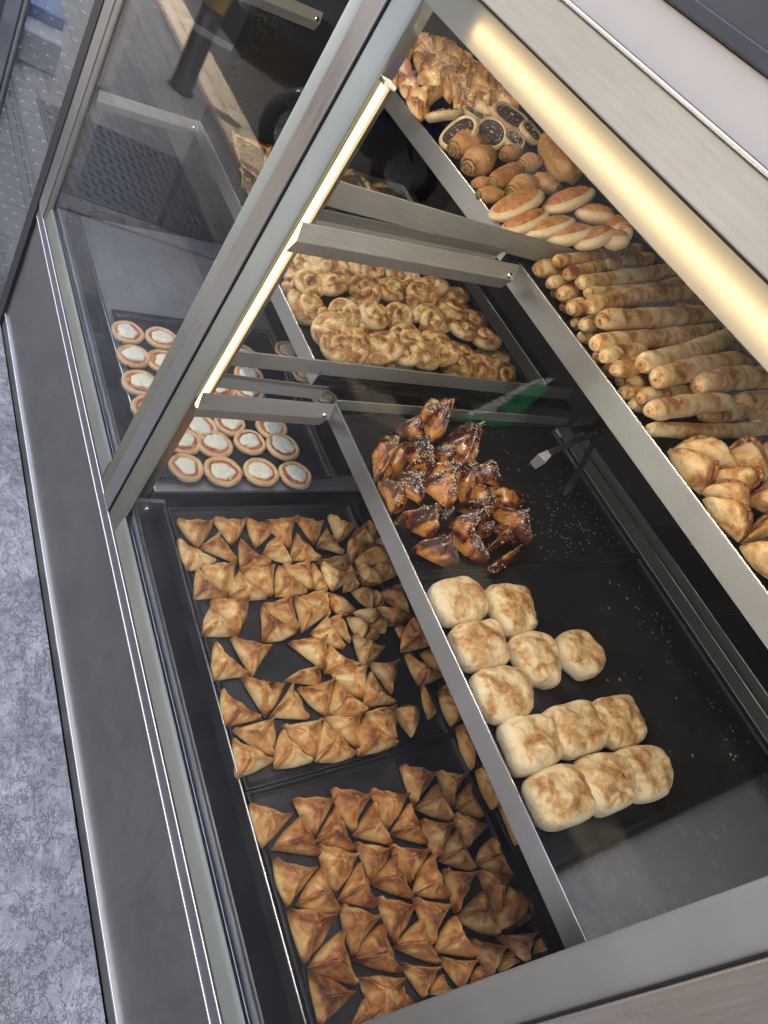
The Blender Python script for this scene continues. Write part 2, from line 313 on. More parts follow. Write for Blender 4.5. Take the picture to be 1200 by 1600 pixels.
# manhole cover in the pavement
mh=root('manhole_cover',(-3.3,-.64,G))
MB().box(-3.68,-2.92,-.99,-.30,G-.01,G+.008).build('plate','cast iron',mh)
t=MB()
for i in range(19):
    for j in range(17):
        x=-3.65+i*.0385; y=-.965+j*.0395; s=.006 if (i+j)%2 else -.006
        t.hexa([(x-.014,y-s-.005,G+.008),(x+.014,y+s-.005,G+.008),(x+.014,y+s+.005,G+.008),(x-.014,y-s+.005,G+.008),(x-.011,y-s-.002,G+.015),(x+.011,y+s-.002,G+.015),(x+.011,y+s+.002,G+.015),(x-.011,y-s+.002,G+.015)])
t.build('raised_tread','cast iron',mh)
f=MB()
for a in ((-3.80,-2.80,-1.11,-.995),(-3.80,-2.80,-.295,-.18),(-3.80,-3.685,-.995,-.295),(-2.915,-2.80,-.995,-.295)): f.box(a[0],a[1],a[2],a[3],G-.01,G+.006)
f.build('stone_surround','kerb stone' if False else 'block paving',mh)
tag(mh,'square cast iron access cover with raised treads set in the pavement','manhole cover')
# bollard
bo=root('bollard',(-4.69,-1.24,G))
MB().lathe((-4.69,-1.24,G),[(.085,0),(.085,.015),(.068,.02),(.066,.50)],28).build('post','black paint',bo,True)
MB().lathe((-4.69,-1.24,G),[(.069,.50),(.069,.80),(.05,.84),(.02,.855)],28).build('reflective_band','yellow paint',bo,True)
tag(bo,'black bollard with a yellow top at the pavement edge','bollard')
# motorcycle at the kerb
mo=root('motorcycle',(-4.75,-2.5,G-.13)); gz=G-.13
def wheel(parent,c,r,ax,rt,name='wheel'):
    w_=MB(); pr=[]
    for k in range(13): a=2*math.pi*k/12; pr.append((r-rt+rt*math.cos(a),rt*math.sin(a)))
    o=MB().lathe(c,pr,28,ax).build(name,'tyre rubber',parent,True)
    MB().lathe(c,[(r-rt*1.6,-.015),(r-rt*1.2,-.03),(r-rt*1.2,.03),(r-rt*1.6,.015)],24,ax).build('rim','chrome',o,True)
    return o
ax=(.95,.3,0); fw=Vector((-4.45,-1.98,gz+.29)); rw=Vector((-4.85,-3.15,gz+.29))
wheel(mo,fw,.29,ax,.055); wheel(mo,rw,.29,ax,.06)
hd=Vector((-4.50,-2.13,gz+.86)); dn=(fw-rw).normalized()
fk=MB()
for s in (-1,1):
    o=Vector(ax).normalized()*.075*s; fk.bar(fw+o,hd+o+Vector((0,-.05,.05)),.016)
fk.build('fork','chrome',mo,True)
MB().lathe(hd+dn*.06,[(.02,-.12),(.075,-.09),(.095,0),(.09,.01)],24,tuple(dn)).build('headlight','chrome',mo,True)
MB().lathe(hd+dn*.071,[(.085,0),(.06,.012),(.01,.018)],24,tuple(dn)).build('lens','white card',mo,True)
hb=Vector(ax).normalized(); MB().tube([hd+hb*-.36+Vector((0,-.12,.20)),hd+hb*-.2+Vector((0,0,.16)),hd+Vector((0,.0,.12)),hd+hb*.2+Vector((0,0,.16)),hd+hb*.36+Vector((0,-.12,.20))],.014).build('handlebar','chrome',mo,True)
def ell(c,rx,ry,rz,dirv,n=14,m=20):
    c=Vector(c);a=Vector(dirv).normalized();u=a.cross(Vector((0,0,1))).normalized();v=u.cross(a);P=[]
    for i in range(n+1):
        th=math.pi*i/n
        for k in range(m): p=2*math.pi*k/m; P.append(tuple(c+a*math.cos(th)*rx+u*math.sin(th)*math.cos(p)*ry+v*math.sin(th)*math.sin(p)*rz))
    Fc=[(i*m+k,i*m+(k+1)%m,(i+1)*m+(k+1)%m,(i+1)*m+k) for i in range(n) for k in range(m)]
    return P,Fc
e=ell(hd-dn*.42+Vector((0,0,-.02)),.27,.14,.13,dn); MB().add(*e).build('fuel_tank','blue paint',mo,True)
e=ell(hd-dn*.92+Vector((0,0,-.06)),.34,.13,.06,dn); MB().add(*e).build('seat','black plastic',mo,True)
e=ell(hd-dn*.55+Vector((0,0,-.38)),.25,.15,.18,dn); MB().add(*e).build('engine','dark frame',mo,True)
e=ell(fw+Vector((0,0,.20)),.26,.075,.12,dn); MB().add(*e).build('mudguard','black plastic',mo,True)
e=ell(hd-dn*1.05+Vector((0,0,-.22)),.30,.10,.10,dn); MB().add(*e).build('tail_fairing','blue paint',mo,True)
MB().tube([hd-dn*.1,hd-dn*.5+Vector((0,0,-.15)),rw+Vector((0,0,.1))],.022).build('frame','black paint',mo,True)
tag(mo,'dark blue motorcycle with chrome round headlight parked at the kerb','motorcycle')
ct=root('flattened_carton',(-2.3,-2.6,gz))
def mir(x,y,z): p=onZ(x,y,z); return (p[0],-p[1],z)
def sheet(pts,z,name,mat):
    n=len(pts); V=[mir(x,y,z) for x,y in pts]+[mir(x,y,z+.006) for x,y in pts]; mk(name,V,[tuple(range(n)),tuple(range(n,2*n))[::-1]]+[(k,n+k,n+(k+1)%n,(k+1)%n) for k in range(n)],mat,ct,None,False)
sheet([(718,650),(790,640),(868,590),(835,592)],gz+.010,'white_flap','white card'); sheet([(775,636),(836,597),(862,604),(800,652)],gz+.022,'green_panel','green card'); sheet([(700,656),(770,668),(800,662),(798,655),(730,648)],gz+.002,'green_flap','green card')
tag(ct,'flattened green and white carton lying on the road','carton')
# parked car further along
ca=root('parked_car',(-8.6,-3.0,gz))
prof=[(-2.1,.35),(-2.12,.62),(-1.9,.80),(-1.1,.92),(-.55,1.38),(.75,1.42),(1.45,.98),(2.0,.90),(2.12,.6),(2.1,.33)]
V=[];n=len(prof)
for y,k in ((-.85,.97),(-.62,1.0),(.62,1.0),(.85,.97)):
    for x,z in prof:
        yy=y*(1 if z<.95 else .84); V.append((-8.6+x*k,-3.0+yy,gz+(z if abs(y)<.7 else z*.985)))
Fc=[(j*n+i,(j+1)*n+i,(j+1)*n+i+1,j*n+i+1) for j in range(3) for i in range(n-1)]+[tuple(range(n)),tuple(range(3*n,4*n))[::-1]]+[(0,3*n,2*n,n)[:4]]
mk('body',V,Fc,'car paint',ca,bevel=.03)
for sy in (-1,1):
    y=-3.0+sy*.735
    V=[(-8.6-.98,y,gz+.95),(-8.6+1.3,y,gz+.98),(-8.6+.7,y-sy*.03,gz+1.34),(-8.6-.5,y-sy*.03,gz+1.32)]; V2=[(a,b+sy*.012,c) for a,b,c in V]
    MB().hexa([*V,*V2]).build('window','window dark',ca)
for sx in (-1.3,1.3):
    for sy in (-.8,.8): wheel(ca,(-8.6+sx,-3.0+sy,gz+.32),.32,(0,1,0),.09)
for sy in (-.6,.6): MB().add(*ell((-8.6+2.08,-3.0+sy,gz+.68),.06,.14,.08,(1,0,0),8,12)).build('headlight','chrome',ca,True)
tag(ca,'dark grey car parked along the kerb behind the bollard','car')
# building across the street, sunlit
bl=root('building',(-3,-10.5,G))
MB().box(-26,14,-14,-9.0,G,9.8).build('wall','concrete wall',bl)
for fl in range(3):
    for k in range(13):
        x=-24.6+k*2.9; z=G+1.0+fl*3.0
        wd=MB().box(x,x+1.3,-9.0,-8.96,z,z+1.7).build('window','window dark',bl)
        MB().box(x-.1,x+1.4,-8.958,-8.86,z-.1,z-.004).build('sill','concrete wall',wd)
tag(bl,'plastered building across the street with rows of dark windows','building')
# the bakery itself: front wall over the case, roof, side walls; its shade falls to the kerb
sh=root('bakery_building',(-1,2,G))
MB().box(-30,6,.0,.25,2.402,3.56).box(-30,-6.2,.0,.25,G,2.40).box(4.2,6,.0,.25,G,2.40).build('front_wall','concrete wall',sh)
MB().box(-30,6,.252,6,3.2,3.56).build('roof','concrete wall',sh)
for xa,xb in ((-4.65,-2.8),(-2.5,-1.8),(-1.45,-.8),(-.45,5.9)): MB().box(xa,xb,.02,.12,3.5605,4.32).build('kerb_shade_block','concrete wall',sh)  # added, unseen blocks that break up the sunlit strip on the kerb
MB().box(-.45,5.9,.125,.24,3.5605,8.4).box(-1.45,-.8,.125,.24,3.5605,6.5).build('road_shade_wall','concrete wall',sh)  # added, unseen walls that keep the near road in shade
MB().box(-6.4,-6.2,.252,6,G,3.198).build('side_wall','concrete wall',sh)
MB().box(4.2,4.4,.252,6,G,3.198).build('side_wall','concrete wall',sh)
tag(sh,'low plastered bakery building that houses the display case','building')
# ================================================================= THE DISPLAY CASE
case=root('display_case',(-.4,.5,G))
XN=.75     # near end of what is built
XF=-1.905  # far end inside
P_=lambda name,mb,mat,bevel=0,parent=case,smooth=False: mb.build(name,mat,parent,smooth,bevel)
P_('plinth',B(-1.975,XN,.012,.9,G-.01,.004),'cavity black')
P_('kick_flange',B(-1.975,XN,.003,.0115,G+.0005,.0012),'base steel',.001)
P_('base_panel',B(-1.975,XN,.004,.012,.006,.358),'base steel')
P_('edge_strip',B(-1.975,XN,-.002,.010,.002,.0085),'polished edge',.001)
P_('edge_strip',B(-1.975,XN,-.0025,.010,.3585,.3625),'polished edge',.001)
P_('sill_rail',B(-1.975,XN,-.001,.012,.363,.392),'dull edge',.001)
P_('edge_strip',B(-1.975,XN,-.003,.010,.3925,.3965),'polished edge',.001)
def band(x0,x1,z0,z1,name='pane_border',mat='pane border',y0=0.0,y1=.004):
    # softly rounded extrusion: crowned across its narrow side
    vert=(z1-z0)>(x1-x0); a0,a1=(x0,x1) if vert else (z0,z1); K=10; V=[];Fc=[]
    for e in ((z0,z1) if vert else (x0,x1)):
        for k in range(K+1):
            t=k/K; y=y0-.0022*math.sin(math.pi*t)**.6+(.0012 if k in(0,K) else 0); a=a0+(a1-a0)*t; V.append((a,y,e) if vert else (e,y,a))
        V.append((a1,y1,e) if vert else (e,y1,a1)); V.append((a0,y1,e) if vert else (e,y1,a0))
    n=K+3
    for k in range(n): Fc.append((k,(k+1)%n,n+(k+1)%n,n+k))
    Fc+=[tuple(range(n))[::-1],tuple(range(n,2*n))]
    o=mk(name,V,Fc,mat,case,None,True); o.data.polygons.foreach_set('use_smooth',[k<K for k in range(n)]+[False,False])
# borders of the near pane and the far pane
band(-.8325,.0595,.397,.452)                   # bottom near
band(-1.87,-.9785,.397,.452)                   # bottom far
ib=P_('inner_ledge',B(-1.88,.11,.012,.034,.440,.446),'inner ledge',.001)
P_('inner_ledge',MB().hexa([(-1.88,.011,.452),(.06,.011,.452),(.06,.03,.447),(-1.88,.03,.447),(-1.88,.012,.470),(.06,.012,.470),(.06,.014,.470),(-1.88,.014,.470)]),'inner ledge')
P_('mullion',B(-.9370,-.8925,-.004,.010,.397,1.50),'steel upright',.0015)
band(-.9780,-.9375,.397,1.50); band(-.8900,-.8330,.397,1.4275)
P_('groove',B(-.8922,-.8902,-.002,.004,.40,1.45),'gasket rubber')
P_('end_post',B(-1.975,-1.905,-.004,.05,.397,1.9),'steel upright',.0015)
band(-1.9045,-1.870,.397,1.5)
P_('near_post',B(.1015,.40,-.004,.06,.397,1.466),'steel upright',.002)
band(.0600,.1010,.397,1.4275,'pane_border','pane border dim reflection')
P_('groove',B(.0995,.1012,-.0005,.0012,.40,1.45),'gasket rubber')
# top: opal strip with a light tube behind it, steel fascia, white fascia, dark frame and upper glass
V=[(-.8895,.002,1.428),(.75,.002,1.428),(.75,.002,1.4645),(-.8895,.002,1.4645)]
mk('light_diffuser',V,[(0,1,2,3)],'opal border',case,smooth=False)
P_('light_strip',B(-.86,.72,.041,.053,1.4685,1.4745),'added inner light')  # unseen strips added in both bays to brighten the shelves
P_('light_strip',B(-1.86,-.94,.041,.053,1.4685,1.4745),'added inner light')
tb=MB().tube([(-.72,.0105,1.4455),(.6,.0105,1.4455)],.003,10); tb.build('light_tube','led light hidden',case,True)
P_('light_shield',B(-.88,.75,.030,.033,1.429,1.4650),'inner ledge')  # added, unseen plate: keeps the inner strips from lighting the diffuser
P_('light_housing',B(-.88,.75,.004,.040,1.4655,1.475),'inner ledge')
P_('fascia_joint',B(-2.0,XN,.003,.012,1.4647,1.4672),'gasket rubber')  # black strip in the joint below the fascia
P_('fascia',B(-2.0,XN,-.004,.012,1.4674,1.5110),'brushed steel',.0015)
P_('edge_strip',B(-2.0,XN,-.0075,.010,1.5112,1.5148),'polished edge',.0012)
P_('fascia_panel',B(-2.0,XN,-.0005,.012,1.515,1.5555),'white fascia',.001)
P_('upper_frame',B(-2.0,XN,-.004,.012,1.556,1.568),'dark frame',.0015)
P_('upper_pane',B(-2.0,XN,0,.008,1.5685,2.4),'window dark')
# panes
P_('glass_pane',B(-.838,.066,.0045,.0095,.447,1.4275),'clear glass')
P_('glass_pane',B(-1.876,-.972,.0045,.0095,.447,1.46),'clear glass')
# inner lower deck, ends, ceiling, back
P_('cavity_floor',B(-1.90,XN,.013,1.02,.30,.318),'cavity black')
P_('ceiling',B(-1.905,XN,.041,1.15,1.476,1.49),'dark deck')
P_('end_wall',MB().box(-1.955,-1.907,.30,1.15,.35,1.476).box(-1.955,-1.907,.051,.30,.35,.46),'dark deck')
P_('back_post',B(-.90,-.86,1.06,1.10,G,1.47),'black paint',.002)
P_('back_post',B(.02,.06,1.10,1.14,G,1.47),'black paint',.002)
P_('back_rail',B(-1.9,.7,1.06,1.10,.60,.63),'black paint',.002)
# light strips on the posts
def led(x,y,z0,z1):
    ch=MB().box(x-.016,x+.010,y+.004,y+.010,z0,z1).box(x-.017,x-.0145,y-.006,y+.010,z0,z1); P_('light_channel',ch,'steel upright')
    o=P_('light_strip',B(x-.0048,x+.0048,y-.003,y+.0035,z0,z1),'led light',.001)
led(-.859,.031,.742,1.328)
P_('inner_post',B(-.925,-.876,.013,.05,.45,1.475),'steel upright',.001)
P_('strip_cap',B(-.869,-.849,.023,.043,1.3285,1.334),'white fascia',.001)
# brackets: folded angle plates that carry the shelves
def bracket(x,z0,z1,y1,h=.058,s=1,y0=.022,screw=True):
    prof=[(0,0),(.010*s,-.5*h),(0,-h),(-.002*s,-h),(.008*s,-.5*h),(-.002*s,0)]
    V=[(x+a,y0,z0+b) for a,b in prof]+[(x+a,y1,z1+b) for a,b in prof]; n=6
    Fc=[(i,(i+1)%n,n+(i+1)%n,n+i) for i in range(n)]+[tuple(range(n))[::-1],tuple(range(n,2*n))]
    b=mk('bracket',V,Fc,'rail steel',case,smooth=False,bevel=.0008)
    if screw: MB().lathe((x+.005*s,y1-.012,z1-h*.42),[(.006,0),(.006,.004),(.003,.006)],14,(s,0,0)).build('screw','chrome',b,True)
def lip(x0,x1,y0,ya,z,h=.036,mat='steel across',name='shelf_lip'):
    m=MB().hexa([(x0,y0,z-h),(x1,ya,z-h),(x1,ya+.003,z-h),(x0,y0+.003,z-h),(x0,y0,z),(x1,ya,z),(x1,ya+.003,z),(x0,y0+.003,z)])
    o=P_(name,m,mat,.0006)
    e=MB().tube([(x0,y0+.0015,z+.0004),(x1,ya+.0015,z+.0004)],.0016,6).build('rolled_edge','polished edge',o,True)
# shelf 1
lip(-.857,.75,.078,.078,.470,.03,'steel across'); lip(-1.88,-.905,.066,.076,.455,.034)
MB().slab(-.857,.75,.082,.98,dz(S1,.082)-.014,.008).build('shelf_deck','cavity black',case)
MB().slab(-1.88,-.905,.078,.98,dz(S1,.078)-.014,.008).build('shelf_deck','grey deck',case)
P_('bracket',B(-.868,-.858,.02,.082,.430,.474),'steel across',.001)
MB().lathe((-.8578,.05,.455),[(.007,0),(.007,.004),(.003,.006)],14,(1,0,0)).build('screw','chrome',case,True)
# shelf 2
lip(-.853,.11,.283,.277,.820); lip(-1.903,-.933,.270,.279,.820)
MB().slab(-.853,.75,.287,.93,dz(S2,.287)-.010,.006).build('shelf_deck','sky tinted deck',case)
MB().slab(-1.903,-.933,.283,1.06,dz(S2,.283)-.010,.006).build('shelf_deck','dark deck',case)
bracket(-.848,.783,.817,.281,s=1); bracket(-.892,.795,.822,.281,.034,s=-1,screw=False)
MB().slab(-.938,-.934,.03,1.0,.777,.034).build('side_rail','rail steel',case)
MB().slab(-.856,-.853,.287,.95,.800,.024).build('side_rail','rail steel',case)
bracket(-1.888,.783,.820,.272,.045,s=1)
# shelf 3
lip(-.868,.11,.458,.448,1.200,.042); lip(-1.60,-.955,.492,.506,1.200,.042)
MB().slab(-.868,.75,.462,1.15,dz(S3,.462)-.010,.006).build('shelf_deck','dark deck',case)
MB().slab(-1.90,-.955,.512,1.15,dz(S3,.512)-.010,.006).build('shelf_deck','dark deck',case)
bracket(-.846,1.126,1.205,.435,.050,s=1); bracket(-.895,1.126,1.205,.435,.045,s=-1,screw=False)
MB().slab(-.90,-.896,.03,.95,1.135,.040).build('side_rail','rail steel',case)
bracket(-1.888,1.125,1.193,.44,.045,s=1)
# double steel rail behind shelf 2
def railp(y0,y1,x0,x1,za,zb,name='back_rail',mat='rail steel'):
    m=MB().hexa([(x0,y0,za),(x1,y0,za),(x1,y1,zb),(x0,y1,zb),(x0,y0,za+.003),(x1,y0,za+.003),(x1,y1,zb+.003),(x0,y1,zb+.003)]); o=P_(name,m,mat,.0006)
    MB().tube([(x0,y1,zb+.003),(x1,y1,zb+.003)],.0018,6).build('rolled_edge','polished edge',o,True)
zr=dz(S2,.92)
railp(.918,.958,-.84,.75,zr+.008,zr+.018); railp(.962,1.004,-.83,.75,zr+.000,zr+.026)
railp(.955,.995,-1.9,-.96,zr+.004,zr+.018)
P_('cross_support',MB().hexa([(-.86,.95,zr-.03),(-.835,.95,zr-.03),(-.835,1.10,zr+.02),(-.86,1.10,zr+.02),(-.86,.95,zr),(-.835,.95,zr),(-.835,1.10,zr+.05),(-.86,1.10,zr+.05)]),'steel across',.001)
tag(case,'steel and glass bakery display case with lit shelves of pastries','display case')
# neighbouring dotted glass screen, to the far left
sc_=root('glass_screen',(-2.4,0,G))
P_('gasket',B(-2.046,-1.978,-.006,.03,G,2.2),'gasket rubber',.001,sc_)
P_('pane',B(-2.80,-2.047,.002,.008,G+.01,2.2),'dotted glass',0,sc_)
P_('side_frame',B(-3.05,-2.803,-.01,.05,G,2.2),'dark blue frame',.003,sc_)
P_('edge_trim',B(-2.806,-2.765,-.004,.0015,G,2.2),'dull edge',0,sc_)
P_('backing',B(-3.0,-2.05,.03,.05,G,2.2),'base steel',0,sc_)
tag(sc_,'glass screen printed with a grid of small white dots beside the case','glass screen')
# blue and grey crate standing further along the pavement (seen mirrored)
cr=root('crate',(-4.15,-.32,G))
MB().box(-4.50,-4.02,-.42,-.24,G,.10).build('body','grey box plastic',cr,bevel=.01); MB().box(-4.52,-4.2,-.44,-.22,.101,.16).build('lid','blue box plastic',cr,bevel=.008)
tag(cr,'low grey plastic crate with a blue lid on the pavement','crate')
# shop interior behind the case
tag(MB().box(-6,4,1.2,4.2,G-.2,G).build('floor','shop floor tile'),kind='structure')
wl=root('back_wall',(-1,4.2,G)); MB().box(-6,4,4.2,4.4,G,3.4).build('wall','dark wall tile',wl)
g=MB()
for k in range(16): g.box(-6+k*.6,-6+k*.6+.006,4.194,4.1985,G,3.4)
for k in range(6): g.box(-6,4,4.195,4.1980,G+k*.6,G+k*.6+.006)
g.build('grout','shop floor tile',wl); tag(wl,'dark tiled wall at the back of the bakery','wall')
wt=root('worktop',(-.1,1.8,G)); MB().box(-.78,.9,1.36,2.3,.62,.655).build('top','dark deck',wt,bevel=.002)
MB().box(-.76,.88,1.40,2.26,G,.6195).build('cabinet','cavity black',wt)
MB().box(-.78,.9,1.354,1.359,.60,.66).build('edge','steel across',wt)
tag(wt,'dark steel worktop behind the display case','worktop')
# ================================================================= TRAYS
def tray(x0,x1,y0,y1,D,label,mat='tray enamel',rim=.009,group=None,cat='baking tray',name='baking_tray',seed=0):
    h=.002; c=((x0+x1)/2,(y0+y1)/2); o=root(name,(c[0],c[1],dz(D,c[1])-.006))
    z=lambda y,k: dz(D,y)+k
    m=MB(); s=.010  # sloping rim, closed shell
    def ring(e,k): return [(x0-e,y0-e,z(y0-e,k)),(x1+e,y0-e,z(y0-e,k)),(x1+e,y1+e,z(y1+e,k)),(x0-e,y1+e,z(y1+e,k))]
    rings=[ring(-.012,-.0035),ring(-.012,0.0)] ; 
    V=ring(-s,0)+ring(-s*.3,.003)+ring(0,rim)+ring(.004,rim)+ring(.004,rim-.0025)+ring(.002,rim-.003)+ring(-s*.3,-.001)+ring(-s,-.004)
    Fc=[(0,1,2,3)]
    for r in range(7):
        for k in range(4): Fc.append((r*4+k,(r+1)*4+k,(r+1)*4+(k+1)%4,r*4+(k+1)%4))
    Fc.append((28,31,30,29)); 
    mk('pan',V,[tuple(f) for f in Fc],mat,o,smooth=False,bevel=.0008)
    tag(o,label,cat,group); return o
TG='black baking trays on the shelves'
tray(-.848,-.278,.091,.508,S1,'black tray of golden pastry triangles nearest the steel mullion',group=TG)
tray(-.268,.325,.091,.515,S1,'black tray crowded with browned triangles beside the near steel post',group=TG)
tray(-.86,-.42,.530,.94,S1,'black tray behind the golden triangles, half hidden under the upper shelf',group=TG)
tray(-.405,.30,.540,.95,S1,'black tray behind the browned triangles, half hidden under the upper shelf',group=TG)
tray(-1.465,-.935,.086,.495,S1,'black tray of mini pizzas low beyond the mullion',group=TG)
tray(-1.60,-.945,.515,.93,S1,'nearly empty black tray with three mini pizzas behind the pizza tray',group=TG)
tray(-.842,-.470,.300,.905,S2,'black tray of dark glazed sesame pastries with loose seeds',group=TG)
tray(-.458,.008,.300,.905,S2,'black tray of pale puffy breads with a bare crumb strewn half',group=TG)
tray(-1.56,-.945,.300,.93,S2,'black tray heaped with coiled buns on the middle shelf',group=TG)
tray(-2.0+.12,-1.66,.46,.93,S2,'shallow steel tray of meat flatbreads at the far end',mat='steel across',rim=.03,group='steel trays',cat='steel tray',name='steel_tray')
tray(-.850,-.500,.475,1.14,S3,'black tray stacked with long rolled pastries on the top shelf',group=TG)
tray(-.488,-.02,.475,1.14,S3,'black tray of half moon pasties on the top shelf',group=TG)
tray(-1.885,-.965,.525,1.14,S3,'black tray piled with sesame pastries and buns at the top far end',group=TG)
c1=(-.50,1.60,.655)
def flat_tray(x0,x1,y0,y1,z,label):
    o=root('baking_tray',((x0+x1)/2,(y0+y1)/2,z))
    m=MB().box(x0,x1,y0,y1,z,z+.003).box(x0,x0+.003,y0,y1,z+.0032,z+.02).box(x1-.003,x1,y0,y1,z+.0032,z+.02).box(x0+.0032,x1-.0032,y0,y0+.003,z+.0032,z+.02).box(x0+.0032,x1-.0032,y1-.003,y1,z+.0032,z+.02)
    m.build('pan','tray enamel',o); tag(o,label,'baking tray',TG)
flat_tray(-.42,.1,1.52,1.95,.6555,'empty black tray on the dark worktop behind the case')
# ================================================================= PASTRY SHAPES
def fatayer(tri,seed,H=.0225,D=None,mat='golden crust',name='pastry_triangle',ridge=.46,sink=0,bulge=.036,parent=None,ret=False,up=None):
    """closed triangular pasty: three seams run from the peak to the pinched corners"""
    rn=random.Random(seed); T=[Vector(tuple(p)) for p in tri]; n=(T[1]-T[0]).cross(T[2]-T[0]).normalized()
    upv=up or NRM
    if n.dot(upv)<0: T=[T[0],T[2],T[1]]; n=-n
    c=(T[0]+T[1]+T[2])/3; L=sum((t-c).length for t in T)/3
    H=H*min(1.25,max(.75,L/.045))*rn.uniform(.92,1.12); NE=26; NR=12
    pk=c+sum(((t-c)*rn.uniform(-.10,.10) for t in T),Vector())
    per=[]
    bl=[bulge*rn.uniform(-.8,2.6) for _ in range(3)]
    for i in range(3):
        a,b=T[i],T[(i+1)%3]; od=(b-a).cross(n).normalized()
        if od.dot((a+b)/2-c)<0: od=-od
        for k in range(NE):
            s=k/NE-.125*math.sin(2*math.pi*k/NE); w_=math.sin(math.pi*s)**.8*1.0
            per.append(a.lerp(b,s)+od*((a-b).length*bl[i]*w_)*(1-.5*abs(2*s-1)))
    NP=len(per); sm=per[:]
    for i in range(3):   # round the corner tips a little
        j=i*NE; per[j]=(sm[j-2]+sm[(j+2)%NP])*.2+(sm[j-1]+sm[(j+1)%NP])*.1+sm[j]*.4
    V=[];bk=[]; ph=[rn.uniform(0,6.28) for _ in range(6)]
    H*=.92; tipup=[rn.uniform(.15,.55) for _ in range(3)]; wr=rn.uniform(.0031,.0042)*L/.045; face=[rn.uniform(-.1,.25) for _ in range(3)]
    V.append(pk+n*(H*1.02)); bk.append(.45)
    rings=[((k/(NR))**.85) for k in range(1,NR+1)]
    for r in rings:
        for j in range(NP):
            i=j//NE; kk=(j%NE)/NE; fr=kk-.125*math.sin(2*math.pi*kk); near=min(fr,1-fr); ci=i if fr<.5 else (i+1)%3
            p=pk.lerp(per[j],r); p=p+(T[(i+1)%3]-T[i])*(.0175*r*math.sin(ph[i]+r*3))*math.sin(math.pi*fr)
            cd_=(T[ci]-pk); cl=cd_.length; cdn=cd_/cl; q=p-pk; dist=(q-cdn*q.dot(cdn)).length if near<.5 else 1
            mid=math.sin(math.pi*fr)
            ht=H*(.46*(1-r)**.9+.60*(1+face[i]*.8)*mid**.7*math.sin(math.pi*r**.68)**.8+.28*(1-r**10))
            rl=1-abs(r-.55)*.5
            rg=1.5*math.exp(-(dist/wr)**2)-.38*math.exp(-(dist/(wr*2.4))**2)
            tip=tipup[ci]*math.exp(-(1-r)**2/.03)*math.exp(-(dist/(wr*1.8))**2)
            ht+=H*(ridge*rg*rl*(1.0 if r<.97 else .5)+ .55*tip)+H*.10*math.exp(-(dist/wr)**2)*r
            ht+=H*.05*math.sin(9*r+ph[i]+fr*11)+H*.04*math.sin(23*fr+ph[3+i]+4*r)
            if r>.985: ht=max(ht*.35,H*.10)
            V.append(p+n*ht)
            bk.append(min(1,.42*math.exp(-(dist/(wr*1.2))**2)+.58*math.exp(-((r-.42)/.2)**2)*mid*(.5+face[i]*3.2)-.75*max(0,r-.66)*mid*2+.45*max(0,r-.8)*(1-mid)))
    base=1+(NR-1)*NP; b2=len(V)
    for j in range(NP): V.append(pk.lerp(per[j],.93)+n*(-.0005)); bk.append(-.2)
    V.append(c.copy()); bk.append(0); last=len(V)-1
    Fc=[(0,1+j,1+(j+1)%NP) for j in range(NP)]
    for k in range(NR-1):
        o0=1+k*NP;o1=o0+NP
        Fc+=[(o0+j,o1+j,o1+(j+1)%NP,o0+(j+1)%NP) for j in range(NP)]
    Fc+=[(base+j,b2+j,b2+(j+1)%NP,base+(j+1)%NP) for j in range(NP)]
    Fc+=[(b2+j,last,b2+(j+1)%NP) for j in range(NP)]
    loc=np.array(c)
    return mk(name,[tuple(v) for v in V],Fc,mat,parent,None if parent else loc,True,bk), V, n, b2
